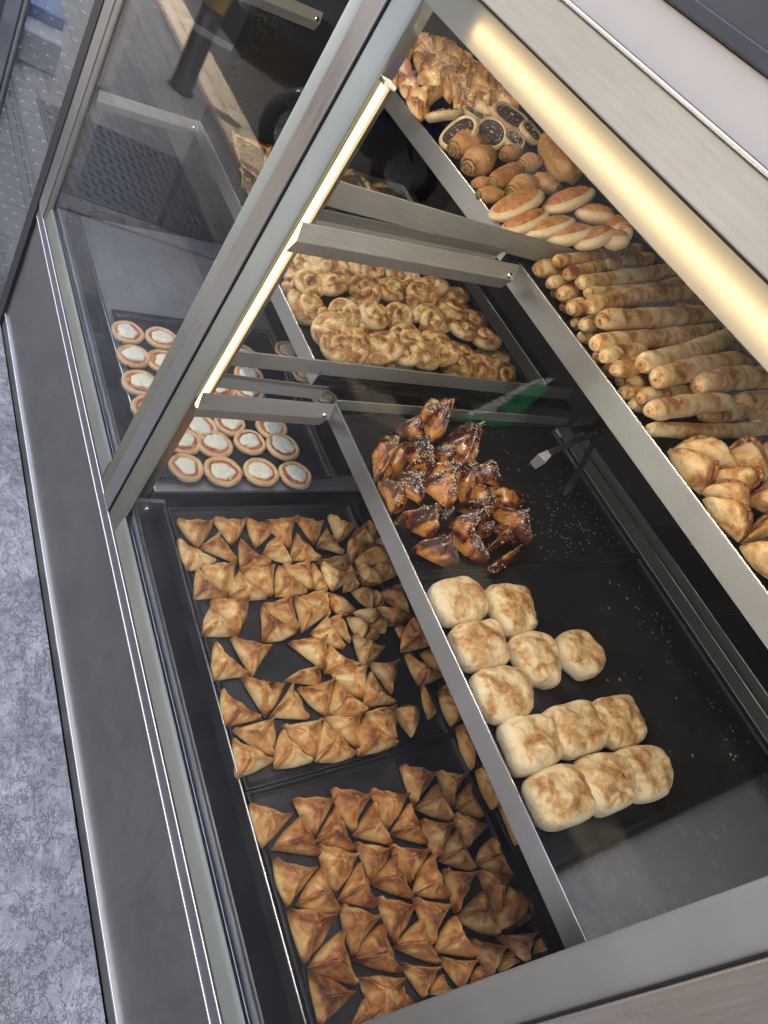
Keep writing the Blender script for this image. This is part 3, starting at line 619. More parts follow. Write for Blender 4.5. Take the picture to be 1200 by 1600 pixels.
def halfmoon(A,Bp,C,seed,H=.03,mat='golden crust',name='half_moon_pastry',crimp=.14,waves=9,up=None):
    rn=random.Random(seed); A,Bp,C=[Vector(tuple(q)) for q in (A,Bp,C)]; n=(Bp-A).cross(C-A).normalized()
    if n.dot(up or NRM)<0: A,Bp=Bp,A; n=-n
    ctl=C*2-(A+Bp)*.5; NU=48; NV=18; V=[];bk=[]
    ph=rn.uniform(0,6)
    for i in range(NU+1):
        u=i/NU; ch=A.lerp(Bp,u)-(C-(A+Bp)/2)*.12*math.sin(math.pi*u); arc=A*(1-u)**2+ctl*2*u*(1-u)+Bp*u*u
        for j in range(NV+1):
            v=j/NV; p=ch.lerp(arc,v); w_=math.sin(math.pi*u)**.55
            body=math.sin(math.pi*min(1,(v*.93+.07)))**.6 if v<.9 else 0
            vv=min(1,v/.84); body=(max(0,1-(2*vv-.95)**2))**.6
            ht=H*w_*body
            if v>.78: ht=max(ht,H*.10)+H*.16*math.exp(-((v-.9)/.06)**2)*(1+.75*math.sin(u*waves*6.28+ph+v*6))
            if j==0: ht=0
            ht+=H*.05*math.sin(13*u+7*v+ph)+H*.055*math.sin(u*34+ph+3*v)*v*v*w_
            V.append(p+n*max(ht,.0008)); bk.append((.55 if v>.8 else 0)+.35*body*w_*(.5+.5*math.sin(5*u+ph))-.25*(v<.15))
    N1=NV+1; Fc=[(i*N1+j,i*N1+j+1,(i+1)*N1+j+1,(i+1)*N1+j) for i in range(NU) for j in range(NV)]
    k=len(V); V+= [v-n*max(.0004,(v-A).dot(n)) for v in V[:]]; bk+=[0]*k
    Fc+=[(k+i*N1+j,k+(i+1)*N1+j,k+(i+1)*N1+j+1,k+i*N1+j+1) for i in range(NU) for j in range(NV)]
    for i in range(NU): Fc+=[(i*N1,(i+1)*N1,k+(i+1)*N1,k+i*N1),(i*N1+NV,k+i*N1+NV,k+(i+1)*N1+NV,(i+1)*N1+NV)]
    Fc=[f[::-1] for f in Fc]
    rp_=[];rr_=[]
    for i in range(61):
        u=.015+.97*i/60; arc=A*(1-u)**2+ctl*2*u*(1-u)+Bp*u*u; ch=A.lerp(Bp,u); q=arc.lerp(ch,.07+.02*math.sin(u*waves*6.28+ph)); rp_.append(q+n*(H*(.13+.10*math.sin(math.pi*u)+.05*math.sin(u*waves*6.28*1.0+ph)))); rr_.append(H*crimp*.8*(1+.20*math.sin(u*waves*9.4+ph))*math.sin(math.pi*u)**.35)
    rm=MB().tube(rp_,rr_,8); k0=len(V); V+=[Vector(q) for q in rm.V]; bk+=[.75]*len(rm.V); Fc+=[tuple(i+k0 for i in f) for f in rm.F]
    return mk(name,[tuple(v) for v in V],Fc,mat,None,np.array((A+Bp+C)/3),True,bk),V,n,k
def pillow(Q,seed,H=.045,mat='white dough',name='puffy_bread',sq=3.2,up=None,lump=1,parent=None,lift=0,flat=.55):
    """plump rounded cushion filling the quad Q"""
    rn=random.Random(seed); Q=[Vector(tuple(q)) for q in Q]; n=(Q[2]-Q[0]).cross(Q[3]-Q[1]).normalized()
    if n.dot(up or NRM)<0: Q=Q[::-1]; n=-n
    c=sum(Q,Vector())/4; NA=44; prof=[]
    for k in range(13):
        a=math.pi*.62*k/12; prof.append((math.sin(a)**.72 if a>0 else 0, max(0,math.cos(a))**.62 if a<math.pi/2 else -abs(math.cos(a))**.9))
    zmid=.42; V=[];bk=[]; ph=[rn.uniform(0,6.28) for _ in range(8)]
    for r,z in prof[1:]:
        for j in range(NA):
            t=2*math.pi*j/NA; cx,cy=math.cos(t),math.sin(t); k=(abs(cx)**sq+abs(cy)**sq)**(-1/sq)
            x=cx*k*r;y=cy*k*r; x+=.035*lump*math.sin(3*t+ph[0])*r; y+=.035*lump*math.sin(2*t+ph[1])*r
            u,v=(x+1)/2,(y+1)/2
            p=Q[0]*(1-u)*(1-v)+Q[1]*u*(1-v)+Q[2]*u*v+Q[3]*(1-u)*v
            ht=H*(zmid+(1-zmid)*z if z>0 else zmid+zmid*1.6*z)
            ht+=H*lump*(.05*math.sin(5*x+ph[2])*math.cos(4*y+ph[3])+.035*math.sin(9*x+ph[4]+3*y)+.022*math.sin(14*y+ph[5]+6*x))
            V.append(p+n*(max(ht,0)+lift)); bk.append(max(0,z)**2.2*.75-(.35 if z<.25 else 0))
    V.insert(0,c+n*(H*(1+.05*lump*math.sin(ph[2]))+lift)); bk.insert(0,.75)
    V.append(c+n*lift); bk.append(0); last=len(V)-1
    Fc=[(0,1+j,1+(j+1)%NA) for j in range(NA)]
    for k in range(len(prof)-2): Fc+=[(1+k*NA+j,1+(k+1)*NA+j,1+(k+1)*NA+(j+1)%NA,1+k*NA+(j+1)%NA) for j in range(NA)]
    o=1+(len(prof)-2)*NA; Fc+=[(o+j,last,o+(j+1)%NA) for j in range(NA)]
    return mk(name,[tuple(v) for v in V],Fc,mat,parent,None if parent else np.array(c),True,bk),V,n,1+6*NA
def coil(c,R,nrm,seed,mat='coil dough',name='coiled_bun'):
    rn=random.Random(seed); c=Vector(tuple(c)); ax=Vector(nrm).normalized(); u=ax.orthogonal().normalized(); u=Matrix.Rotation(rn.uniform(0,6.28),3,ax)@u; v=ax.cross(u)
    sgn=rn.choice((-1,1)); turns=rn.uniform(1.7,2.0); NP=58; rt=R*rn.uniform(.29,.32); pts=[];rad=[]
    sqz=rn.uniform(.86,1.0)
    for i in range(NP):
        t=i/(NP-1); a=sgn*turns*2*math.pi*t; rr=(R-rt)*(1-t)**.95*1.0+R*.06
        z=rt*.8+R*.34*t**1.2
        pts.append(c+u*math.cos(a)*rr+v*math.sin(a)*rr*sqz+ax*z)
        e=1 if t>.04 else (t/.04)**.5*.9+.1
        e2=1 if t<.95 else max(.15,((1-t)/.05)**.5)
        rad.append(rt*(1-.30*t)*e*e2*(1+.05*math.sin(17*t+seed)+.03*math.sin(41*t+seed)))
    m=MB().tube(pts,rad,12)
    bk=[]
    for i in range(NP):
        for k in range(12):
            d=(Vector(m.V[i*12+k])-pts[i]).normalized().dot(ax); bk.append(max(0,d)**2*.95-.30)
    return mk(name,m.V,m.F,mat,None,np.array(c),True,bk),m.V,ax
def roll(a,b,r,seed,mat='roll pastry',name='rolled_pastry',swirl=True,taper=.9,sqz=.92,parent=None,wv=1.0):
    rn=random.Random(seed); a=Vector(tuple(a)); b=Vector(tuple(b)); L=(b-a).length; d=(b-a)/L
    side=d.cross(Vector((0,0,1))).normalized(); upv=side.cross(d); NP=30; NS=20; V=[];bk=[]; ph=[rn.uniform(0,6.28) for _ in range(6)]
    bend=rn.uniform(-.03,.03)*L; wr=rn.uniform(14,22)
    path=[]
    for i in range(NP):
        t=i/(NP-1); path.append((a.lerp(b,t)+side*bend*math.sin(math.pi*t),t))
    for i,(p,t) in enumerate(path):
        e=min(t,1-t)*L; rr=r*(taper+(1-taper)*math.sin(math.pi*t)); rr*=1-.30*math.exp(-(e/(.55*r))**2)
        for k in range(NS):
            th=2*math.pi*k/NS
            w_=1+wv*.05*math.sin(wr*t*1.3+2*th+ph[0])+wv*.04*math.sin(3*th+ph[1]+7*t)+wv*.025*math.sin(31*t+ph[2]+th)
            V.append(p+side*math.cos(th)*rr*w_+upv*math.sin(th)*rr*sqz*w_)
            bk.append(max(0,math.sin(th))*.55*(.55+.45*math.sin(11*t+ph[3]))-.15+wv*.22*max(0,math.sin(wr*t*2+2*th)))
    Fc=[(i*NS+k,i*NS+(k+1)%NS,(i+1)*NS+(k+1)%NS,(i+1)*NS+k) for i in range(NP-1) for k in range(NS)]
    for end,(p,dd) in enumerate(((a,-d),(b,d))):    # swirled ends
        base=0 if end==0 else (NP-1)*NS; prev=base; rr0=r*taper*.70
        for q,fr in enumerate((.86,.70,.55,.40,.25,.10)):
            n0=len(V)
            for k in range(NS):
                th=2*math.pi*k/NS; sp=math.sin(th+fr*17); z=r*(.30*(1-fr*fr))+r*.07*sp*(1 if swirl else .2)
                V.append(p+side*math.cos(th)*rr0*fr+upv*math.sin(th)*rr0*sqz*fr+dd*z); bk.append(.15-.22*sp if swirl else 0)
            Fc+=[((prev+k,n0+k,n0+(k+1)%NS,prev+(k+1)%NS)[::-1] if end else (prev+k,n0+k,n0+(k+1)%NS,prev+(k+1)%NS)) for k in range(NS)]; prev=n0
        Fc.append(tuple(prev+k for k in range(NS)) if not end else tuple(prev+k for k in range(NS))[::-1])
    return mk(name,[tuple(v) for v in V],Fc,mat,parent,None if parent else np.array(a),True,bk),V,d,path,side,upv
def seeds(verts,cand,count,seed,parent,n,size=.0017,kind=True,lift=.0004,name='sesame_seeds',mat='sesame'):
    """loose seeds lying on the listed surface points"""
    rn=random.Random(seed); m=MB()
    for _ in range(count):
        p=Vector(tuple(verts[rn.choice(cand)]))+Vector((rn.uniform(-1,1),rn.uniform(-1,1),0))*.0022+n*lift
        d=Vector((rn.uniform(-1,1),rn.uniform(-1,1),rn.uniform(-.25,.25))); d=(d-n*d.dot(n)*.6).normalized(); s=d.cross(n).normalized(); L_=size*rn.uniform(.8,1.25); w_=L_*.55; h=L_*.38
        m.add([p-d*L_,p-s*w_-d*L_*.1,p+d*L_*.9,p+s*w_-d*L_*.1,p+n*h],[(0,1,4),(1,2,4),(2,3,4),(3,0,4),(3,2,1,0)])
    o=m.build(name,mat,parent,True)
    o['kind']='stuff'; return o
ITEMS=[]
def reg(o,px,desc,where,cat,group,far=False): ITEMS.append((o,px,desc,where,cat,group))
# ================================================================= PASTRIES: corner points read from the photograph, laid on the decks
def tri_on(D,o,s,pts,h=0.0): return [onD(D,o[0]+x/s,o[1]+y/s,h) for x,y in pts]
A_=(260,790);B_=(460,790);C_=(300,990);D_=(500,990);E_=(370,1180);F_=(600,1180);G_=(410,1380);H_=(620,1330)
# --- first tray (golden)
TA=[(A_,(68,130),(372,140),(245,345)),(A_,(350,115),(620,125),(505,325)),(A_,(615,125),(850,185),(690,350)),(A_,(745,150),(1010,105),(955,350)),(B_,(0,110),(215,150),(150,320)),
(B_,(250,90),(465,175),(330,300)),(B_,(425,262),(555,145),(605,312)),(B_,(565,130),(655,240),(600,282)),(B_,(630,170),(715,185),(725,255)),
(A_,(75,285),(385,450),(150,520)),(A_,(400,220),(255,345),(545,460)),(A_,(555,285),(810,470),(570,510)),(A_,(870,235),(740,390),(970,470)),(A_,(1000,240),(960,440),(1205,435)),(B_,(235,195),(165,330),(380,388)),
(B_,(415,280),(560,320),(430,475)),
(A_,(245,490),(535,452),(475,722)),(A_,(225,505),(205,745),(475,728)),(A_,(545,520),(840,485),(820,725)),(A_,(545,540),(480,735),(780,740)),(A_,(885,490),(1110,430),(1140,670)),(A_,(855,490),(840,725),(1095,690)),(B_,(125,462),(150,665),(245,655)),(B_,(165,452),(415,390),(425,515)),
(A_,(320,768),(645,740),(560,1008)),(A_,(335,795),(265,1030),(560,1030)),(A_,(725,800),(960,705),(1020,988)),(A_,(725,815),(740,1080),(1015,1000)),(B_,(-20,728),(265,850),(45,1010)),(B_,(25,738),(250,655),(265,880)),
(B_,(110,1010),(235,880),(380,1135)),(B_,(235,905),(352,840),(430,1085)),(D_,(240,18),(495,125),(318,278)),
(C_,(740,82),(1045,30),(1030,300)),(D_,(50,110),(25,322),(300,262)),
(C_,(165,85),(440,340),(160,380)),(C_,(290,50),(615,115),(465,352)),(C_,(705,380),(990,252),(1000,410)),(C_,(810,440),(1105,358),(1050,665)),(D_,(65,310),(360,260),(322,525)),(D_,(365,245),(595,225),(545,490)),(D_,(370,310),(330,590),(578,560)),(D_,(95,385),(58,655),(365,615)),
(C_,(375,360),(715,420),(565,670)),(C_,(215,450),(535,675),(250,745)),(C_,(770,405),(590,660),(905,680)),
(C_,(300,765),(630,665),(625,975)),(C_,(305,830),(640,1000),(335,1140)),(C_,(690,730),(1005,675),(945,985)),(C_,(690,760),(630,1070),(935,1010)),(D_,(10,675),(315,630),(295,915)),(D_,(10,705),(-52,1010),(275,960)),(D_,(335,640),(580,575),(570,860)),(D_,(315,670),(285,970),(588,880))]
for i,(o,*p) in enumerate(TA):
    T=tri_on(S1,o,5,p,.004); ob=fatayer(T,100+i)[0]; c=sum(T)/3; reg(ob,c,'golden pastry triangle','golden tray','pastry','golden pastry triangles')
# pieces lying on top of the right-hand heap of the first tray
TAu=[(B_,(195,465),(495,550),(290,680)),(B_,(430,475),(495,640),(375,690)),(B_,(600,470),(840,490),(690,600)),(B_,(730,365),(795,385),(800,440)),(B_,(620,280),(740,258),(765,352))]
for i,(o,*p) in enumerate(TAu):
    T=tri_on(S1,o,5,p,.020); ob=fatayer(T,200+i)[0]; c=sum(T)/3; reg(ob,c,'piled pastry triangle','heap by the upper shelf','pastry','golden pastry triangles')
HM=[(B_,(465,442),(775,465),(640,308),.030),(B_,(475,440),(690,602),(520,612),.022),(B_,(250,688),(472,832),(330,850),.014),(B_,(435,680),(600,815),(590,660),.010),(B_,(650,700),(890,850),(800,660),.012),(B_,(632,800),(908,870),(760,948),.010),
(B_,(858,605),(985,890),(1000,815),.016),(B_,(455,842),(610,918),(640,822),.022),(B_,(405,882),(520,1068),(575,935),.012),(B_,(560,960),(705,1000),(690,880),.006),(B_,(600,672),(620,800),(685,765),.004),(B_,(530,1060),(650,1045),(590,945),.004)]
for i,(o,a,b,c,h) in enumerate(HM):
    q=tri_on(S1,o,5,(a,b,c),h); ob=halfmoon(*q,300+i,H=.026)[0]; reg(ob,sum(q)/3,'folded half moon pastry','heap by the upper shelf','pastry','folded pastries heaped on the golden tray')
q=tri_on(S1,D_,5,((575,600),(710,815),(745,600)),.006); ob=halfmoon(*q,331,H=.034)[0]
tag(ob,'lone pastry lying on its side at the corner of the golden triangle tray','pastry','golden pastry triangles')
# --- second tray (browned)
TB=[(E_,(80,390),(418,485),(185,745)),(E_,(420,355),(760,350),(585,660)),(E_,(490,475),(255,750),(635,800)),(E_,(720,275),(1050,320),(890,612)),(E_,(750,410),(590,690),(900,765)),(E_,(1020,280),(1328,325),(1160,592)),(E_,(1040,385),(885,640),(1190,712)),
(F_,(110,95),(400,150),(215,412)),(F_,(400,138),(628,165),(500,428)),(F_,(385,235),(220,425),(515,522)),(F_,(635,235),(515,440),(755,500)),
(F_,(170,388),(30,630),(325,712)),(F_,(265,510),(540,540),(400,822)),(F_,(520,460),(800,560),(630,742)),(F_,(540,585),(410,835),(692,912)),(F_,(25,710),(355,745),(190,1012)),(F_,(825,650),(690,850),(965,965)),
(H_,(340,148),(605,170),(440,502)),(H_,(610,160),(880,222),(760,512)),(H_,(250,35),(105,340),(395,378)),(H_,(-40,32),(-235,262),(100,382)),
(E_,(610,710),(935,790),(757,1092)),(E_,(900,690),(1208,735),(1030,1002)),(E_,(930,845),(765,1150),(1068,1205)),(E_,(270,815),(620,890),(385,1195)),(E_,(645,880),(445,1185),(788,1248)),
(G_,(175,220),(560,260),(310,642)),(G_,(590,178),(910,270),(690,582)),(G_,(870,115),(1187,180),(1015,482)),(G_,(610,368),(328,672),(720,805)),(G_,(905,318),(690,610),(1065,712)),
(G_,(342,688),(704,860),(430,1125)),(G_,(730,740),(1088,750),(930,1132)),(G_,(775,905),(675,1130),(885,1125)),(G_,(1062,810),(940,1110),(1205,962)),
(H_,(105,370),(415,420),(255,747)),(H_,(165,535),(-40,758),(302,892)),(H_,(415,508),(270,800),(597,842)),(H_,(660,303),(440,525),(768,668)),(H_,(553,690),(850,750),(720,985)),(H_,(760,670),(1072,640),(1000,872)),(H_,(302,830),(612,860),(500,1102)),(H_,(5,880),(320,912),(190,1152)),(H_,(320,970),(240,1120),(405,1115)),(H_,(850,788),(780,945),(925,880)),(H_,(620,900),(565,1055),(700,1000)),(H_,(1085,690),(1060,815),(1135,785)),(H_,(-140,1040),(-250,1300),(60,1290))]
for i,(o,*p) in enumerate(TB):
    T=tri_on(S1,o,5,p,.004); ob=fatayer(T,500+i,mat='brown crust',ridge=.50,H=.027)[0]; reg(ob,sum(T)/3,'browned pastry triangle','browned tray','pastry','browned pastry triangles')
q=tri_on(S1,H_,5,((812,256),(775,642),(1060,470)),.008); ob=halfmoon(*q,560,H=.032,mat='brown crust')[0]
tag(ob,'folded half moon pastry standing out from the browned triangles near the tray edge','pastry','browned pastry triangles')
# --- rear trays of the lowest shelf
TC=[((640,968),(624,1021),(668,1012),.02),((655,1023),(674,1014),(689,1058),.012),((630,1024),(689,1059),(653,1074),.006),((670,1016),(702,1056),(689,1060),.004),((656,1070),(678,1118),(668,1127),.004),((616,982),(632,980),(624,1000),.004),((656,980),(674,990),(662,1000),.006),((662,1000),(682,1002),(678,1014),.004),((612,918),(630,914),(628,930),.004)]
for i,(a,b,c,h) in enumerate(TC):
    T=[onD(S1,*p,h+.004) for p in (a,b,c)]; ob=fatayer(T,600+i,mat='brown crust')[0]; reg(ob,sum(T)/3,'shaded pastry triangle','tray behind the golden tray','pastry','pastries in the rear trays')
TD=[((681,1083),(709,1066),(727,1103),.004),((682,1085),(732,1114),(702,1137),.010),((709,1138),(738,1124),(745,1164),.004),((711,1142),(740,1172),(734,1206),.010),((740,1204),(792,1246),(766,1267),.008),((750,1198),(774,1190),(790,1240),.004),((775,1256),(815,1294),(803,1323),.008),((816,1306),(828,1330),(808,1316),.004)]
for i,(a,b,c,h) in enumerate(TD):
    T=[onD(S1,*p,h) for p in (a,b,c)]; ob=fatayer(T,640+i,mat='brown crust',H=.03)[0]; reg(ob,sum(T)/3,'shaded pastry triangle','tray behind the browned tray','pastry','pastries in the rear trays')
# --- mini pizzas
def pizza(px,py,r,seed,h=0):
    rn=random.Random(seed); c=Vector(tuple(onD(S1,px,py,h+.010))); c=c-NRM*.010; o=root('mini_pizza',tuple(c)); u=Vector((1,0,0)); v=NRM.cross(u).normalized(); u=v.cross(NRM).normalized()
    ph=[rn.uniform(0,6.28) for _ in range(6)]; r*=rn.uniform(.93,1.06)
    def disc(name,prof,mat,wob,ox=0,oy=0,bkf=None,NA=40):
        V=[c+u*ox+v*oy+NRM*prof[0][1]];bk=[0]
        for rr,z in prof[1:]:
            for j in range(NA):
                t=2*math.pi*j/NA; k=1+wob*(math.sin(2*t+ph[0])+.7*math.sin(3*t+ph[1])+.5*math.sin(5*t+ph[2])+.35*math.sin(8*t+ph[4]))
                V.append(c+u*(ox+math.cos(t)*rr*k)+v*(oy+math.sin(t)*rr*k)+NRM*(z*(1+.08*(rr/r)*math.sin(4*t+ph[3])*(1 if name!='dough' else .4)))); bk.append(bkf(rr,z) if bkf else 0)
        Fc=[(0,1+j,1+(j+1)%NA) for j in range(NA)]
        for k in range(len(prof)-2): Fc+=[(1+k*NA+j,1+(k+1)*NA+j,1+(k+1)*NA+(j+1)%NA,1+k*NA+(j+1)%NA) for j in range(NA)]
        Fc.append(tuple(1+(len(prof)-2)*NA+j for j in range(NA))[::-1])
        return mk(name,[tuple(q) for q in V],Fc,mat,o,None,True,bk)
    disc('dough',[(0,.008),(r*.5,.008),(r*.68,.009),(r*.76,.0125),(r*.86,.0155),(r*.95,.0135),(r,.009),(r*.99,.004),(r*.92,0)],'pizza dough',.018,bkf=lambda a,z:.55*(z>.0145)-.2*(z<.01))
    disc('sauce',[(0,.0115),(r*.4,.0115),(r*.66,.0118),(r*.755,.0128),(r*.79,.0105)],'tomato sauce',.075,rn.uniform(-.08,.08)*r,rn.uniform(-.08,.08)*r)
    k=rn.uniform(.58,.66)
    disc('cheese',[(0,.0172),(r*k*.45,.0170),(r*k*.78,.0164),(r*k*.93,.0150),(r*k,.0128),(r*k*.97,.0105)],'white cheese',.085,rn.uniform(-.10,.10)*r,rn.uniform(-.10,.10)*r)
    if rn.random()<.4:
        t=rn.uniform(0,6.28); MB().add(*ell(c+u*math.cos(t)*r*.66+v*math.sin(t)*r*.66+NRM*.0145,.0045,.0035,.003,(1,.3,0),6,8)).build('corn_kernel','corn',o,True)
    reg(o,c,'white topped mini pizza','the pizza tray','pizza','mini pizzas topped with white cheese'); return o
k2=1200/280
for i,(x,y) in enumerate([(50,985),(295,1010),(550,1015),(780,1035),(30,810),(240,830),(475,815),(695,845),(140,715),(340,690),(620,715),(285,455),(470,470),(470,370),(425,235)]):
    pizza(280+x/k2,500+y/k2,.0408,700+i)
for i,(x,y) in enumerate([(200,195),(465,240),(245,380),(470,420),(300,590),(370,790)]): pizza(160+x/5,480+y/5,.0408,730+i)
ex=[]
for i,(x,y) in enumerate([(735,210),(835,350),(975,520)]):
    o=pizza(280+x/k2,500+y/k2,.040,750+i); ITEMS.pop()
    tag(o,'mini pizza %s on the nearly empty rear tray'%['farthest from the glass mullion bracket','half hidden by the middle shelf lip','partly behind the shelf bracket'][i],'pizza','mini pizzas topped with white cheese')
# --- coiled buns
kc=[]
for x,y in [(150,165),(310,140),(560,200),(770,230),(1000,285),(115,345),(215,300),(430,325),(680,365),(920,372),(1130,400),(265,500),(520,550),(780,575),(985,575),(430,690),(725,710),(1035,780),(395,910),(605,900),(855,870),(1100,975),(830,1030)]: kc.append((430+x/5,380+y/5))
for x,y in [(390,300),(285,375),(520,460),(370,570),(600,630),(690,560),(780,680),(180,720),(390,750),(610,810),(850,840),(510,930),(740,970),(945,1000),(450,1060),(690,1080),(570,380)]: kc.append((600+x/5,390+y/5))
low={5,11,16,22,28,32,33,35,36,38,39,3,4,0}
for i,(x,y) in enumerate(kc):
    if y>548 and x<650: y-=11
    rn=random.Random(900+i); h=.010 if i in low else .042
    R=.0505*rn.uniform(.95,1.08)
    if i in (6,): R*=.85
    nv=Vector((rn.uniform(-.25,.6),rn.uniform(-.95,-.1),1)).normalized()
    p=onD(S2,x,y,h+.018); p=Vector(tuple(p))-nv*.018; p.x=min(p.x,-.992-.008*(i%3)); p.y=max(p.y,.335)
    ob=coil(p,R,nv,900+i)[0]; reg(ob,p,'coiled bun','coiled bun heap','bun','coiled buns heaped on the middle shelf')
rn=random.Random(77)
for i in range(14):   # the layer underneath, glimpsed between the others
    X=-1.50+.12*(i%5)*1.0; Y=.36+.16*(i//5)
    p=Vector((X,Y,dz(S2,Y,.002))); ob=coil(p,.047,(rn.uniform(-.2,.2),rn.uniform(-.3,.1),1),960+i)[0]
    tag(ob,'coiled bun buried under the heap, %s from glass, %s from far end'%(ORD[i//5],ORD[i%5]),'bun','coiled buns buried at the bottom of the heap')
# --- dark glazed sesame pastries
GS=[((385,160),(565,95),(470,330),.062),((205,235),(390,165),(400,320),.030),((390,70),(455,110),(395,190),.075),((500,335),(745,235),(690,480),.035),((440,390),(590,380),(560,480),.058),((75,330),(200,330),(180,400),.030),((45,395),(280,400),(60,580),.030),((290,330),(400,330),(330,520),.045),((430,500),(620,500),(560,620),.058),((195,560),(370,560),(360,720),.040),((370,610),(560,540),(560,760),.060),((240,530),(400,370),(420,540),.052),((620,500),(690,500),(650,740),.030),((80,600),(280,640),(165,800),.022),((700,520),(800,470),(880,600),.038),((700,600),(860,780),(720,760),.030),((195,850),(480,780),(430,960),.030),((480,780),(560,800),(490,880),.020),((550,880),(795,800),(660,985),.042),((845,800),(1040,800),(1070,1000),.030),((310,1040),(540,960),(570,1160),.014),((555,960),(690,960),(790,1130),.020),((740,880),(830,900),(780,960),.022),((600,760),(700,700),(800,860),.014),((620,380),(700,480),(640,560),.022)]
gk=1200/280
def glazed_extras(o,V,n,b2,seed,cnt):
    seeds(V,[k for k in range(1,int(b2*.72))],cnt,seed,o,n,.0021)
for i,(a,b,c,h) in enumerate(GS):
    T=[onD(S2,570+p[0]/gk,620+p[1]/gk,h+.006) for p in (a,b,c)]; rn=random.Random(1100+i); cc=sum(T)/3; T=[cc+(t-cc)*1.07 for t in T]
    upt=Vector((0,-SL+rn.uniform(-.1,.1),1)); 
    # tip the piece so that one corner stands up
    k=rn.randrange(3); T[k]=T[k]+(CAM-T[k])*.0
    o,V,n,b2=fatayer(T,1100+i,mat='glazed crust',H=.036,ridge=.42,bulge=.07,name='glazed_pastry'); glazed_extras(o,V,n,b2,1150+i,rn.choice((70,110,150)) if i not in (6,20) else 5)
    reg(o,sum(T)/3,'dark glazed sesame pastry','sticky sesame pile','pastry','dark glazed pastries with sesame')
GH=[((805,620),(1062,715),(900,800),.024),((780,1060),(925,900),(950,960),.028),((800,1160),(1035,1010),(900,1180),.012),((830,890),(960,900),(1000,1000),.014)]
for i,(a,b,c,h) in enumerate(GH):
    q=[onD(S2,570+p[0]/gk,620+p[1]/gk,h) for p in (a,b,c)]; o,V,n,b2=halfmoon(*q,1180+i,H=.036,mat='glazed crust',name='glazed_pastry'); seeds(V,list(range(20,b2-20)),30,1190+i,o,n)
    reg(o,sum(q)/3,'dark glazed sesame pastry','sticky sesame pile','pastry','dark glazed pastries with sesame')
rn=random.Random(5); pts=[]
for _ in range(1100):
    if rn.random()<.62: x,y=rn.gauss(905,55),rn.gauss(820,62)
    else: x,y=rn.gauss(720,85),rn.gauss(760,85)
    p=onD(S2,x,y,.0015)
    if -.84<p[0]<-.475 and .31<p[1]<.895: pts.append(tuple(p))
o=seeds(pts,list(range(len(pts))),len(pts)//2,6,None,NRM,.0016,name='scattered_sesame'); tag(o,'sesame seeds scattered over the black tray around the glazed pastries','sesame seeds')
# --- puffy pale breads
QB=[((15,85),(235,50),(300,245),(90,275)),((270,105),(455,95),(525,300),(375,320)),((105,285),(320,255),(400,450),(195,490)),((380,325),(580,320),(635,560),(480,540)),((585,300),(790,325),(845,500),(690,530)),((205,495),(455,465),(515,690),(310,735)),((335,735),(570,690),(642,910),(435,980)),((525,685),(780,625),(850,850),(645,905)),((755,630),(950,600),(1030,810),(850,850)),((455,990),(700,915),(795,1170),(560,1245)),((680,910),(905,870),(985,1105),(800,1165)),((860,860),(1090,830),(1160,1050),(985,1100))]
wd=['touching the upper shelf lip at the far end of the tray','second in the farthest pair of the tray','against the shelf lip in the second row','with a dark scorch mark in the middle of the second row','wedge shaped with a pointed end, alone on the right of its row','by itself in the third row against the shelf lip','left of three in the fourth row against the shelf lip','middle of three in the fourth row','right of three in the fourth row','with a pinched corner at the near left end of the tray','with a tiny black fleck, middle of the nearest row','right of three in the nearest row of the tray']
for i,q in enumerate(QB):
    Q=[onD(S2,660+x/3,890+y/3,.012) for x,y in q]; Q=[p-np.array((0,0,.012)) for p in Q]
    c=sum(Q)/4; Q=[c+(p-c)*(1.085) for p in Q]
    rn=random.Random(1300+i)
    o,V,n,_=pillow(Q,1300+i,H=.044*rn.uniform(.92,1.06),sq=3.4 if i!=4 else 2.1,lump=1.15)
    tag(o,'pale puffy bread '+wd[i],'bread','pale puffy breads on the middle shelf')
    if i==10:
        MB().tube([V[3]+n*.0018,V[3]+n*.002+Vector((.004,.002,0)),V[3]+n*.0018+Vector((.008,.0,0))],.0008,5).build('fleck','black plastic',o)
q=[onD(S2,660+x/3,890+y/3,.006) for x,y in ((450,1000),(560,960),(520,1090))]
rn=random.Random(9); pts=[]; 
cm=MB()
for _ in range(85):
    x=rn.choice((rn.gauss(1000,30),rn.uniform(880,1180),rn.uniform(940,1060))); y=rn.uniform(905,1215)
    if rn.random()<.5: x=960+(y-900)*.66+rn.gauss(12,14)
    p=onD(S2,x,y,.002)
    if not(-.445<p[0]<-.005 and .31<p[1]<.895): continue
    s=rn.uniform(.0008,.0032); a=rn.uniform(0,6.28); d=Vector((math.cos(a),math.sin(a),0)); e=Vector((-d.y,d.x,0)); p=Vector(tuple(p))
    cm.add([p-d*s*1.5,p-e*s*.7,p+d*s*1.3,p+e*s,p+Vector((0,0,s*.5))],[(0,1,4),(1,2,4),(2,3,4),(3,0,4),(3,2,1,0)])
o=cm.build('crumbs','crumb'); tag(o,'pale crumbs strewn over the bare half of the puffy bread tray','crumbs',kind='stuff')
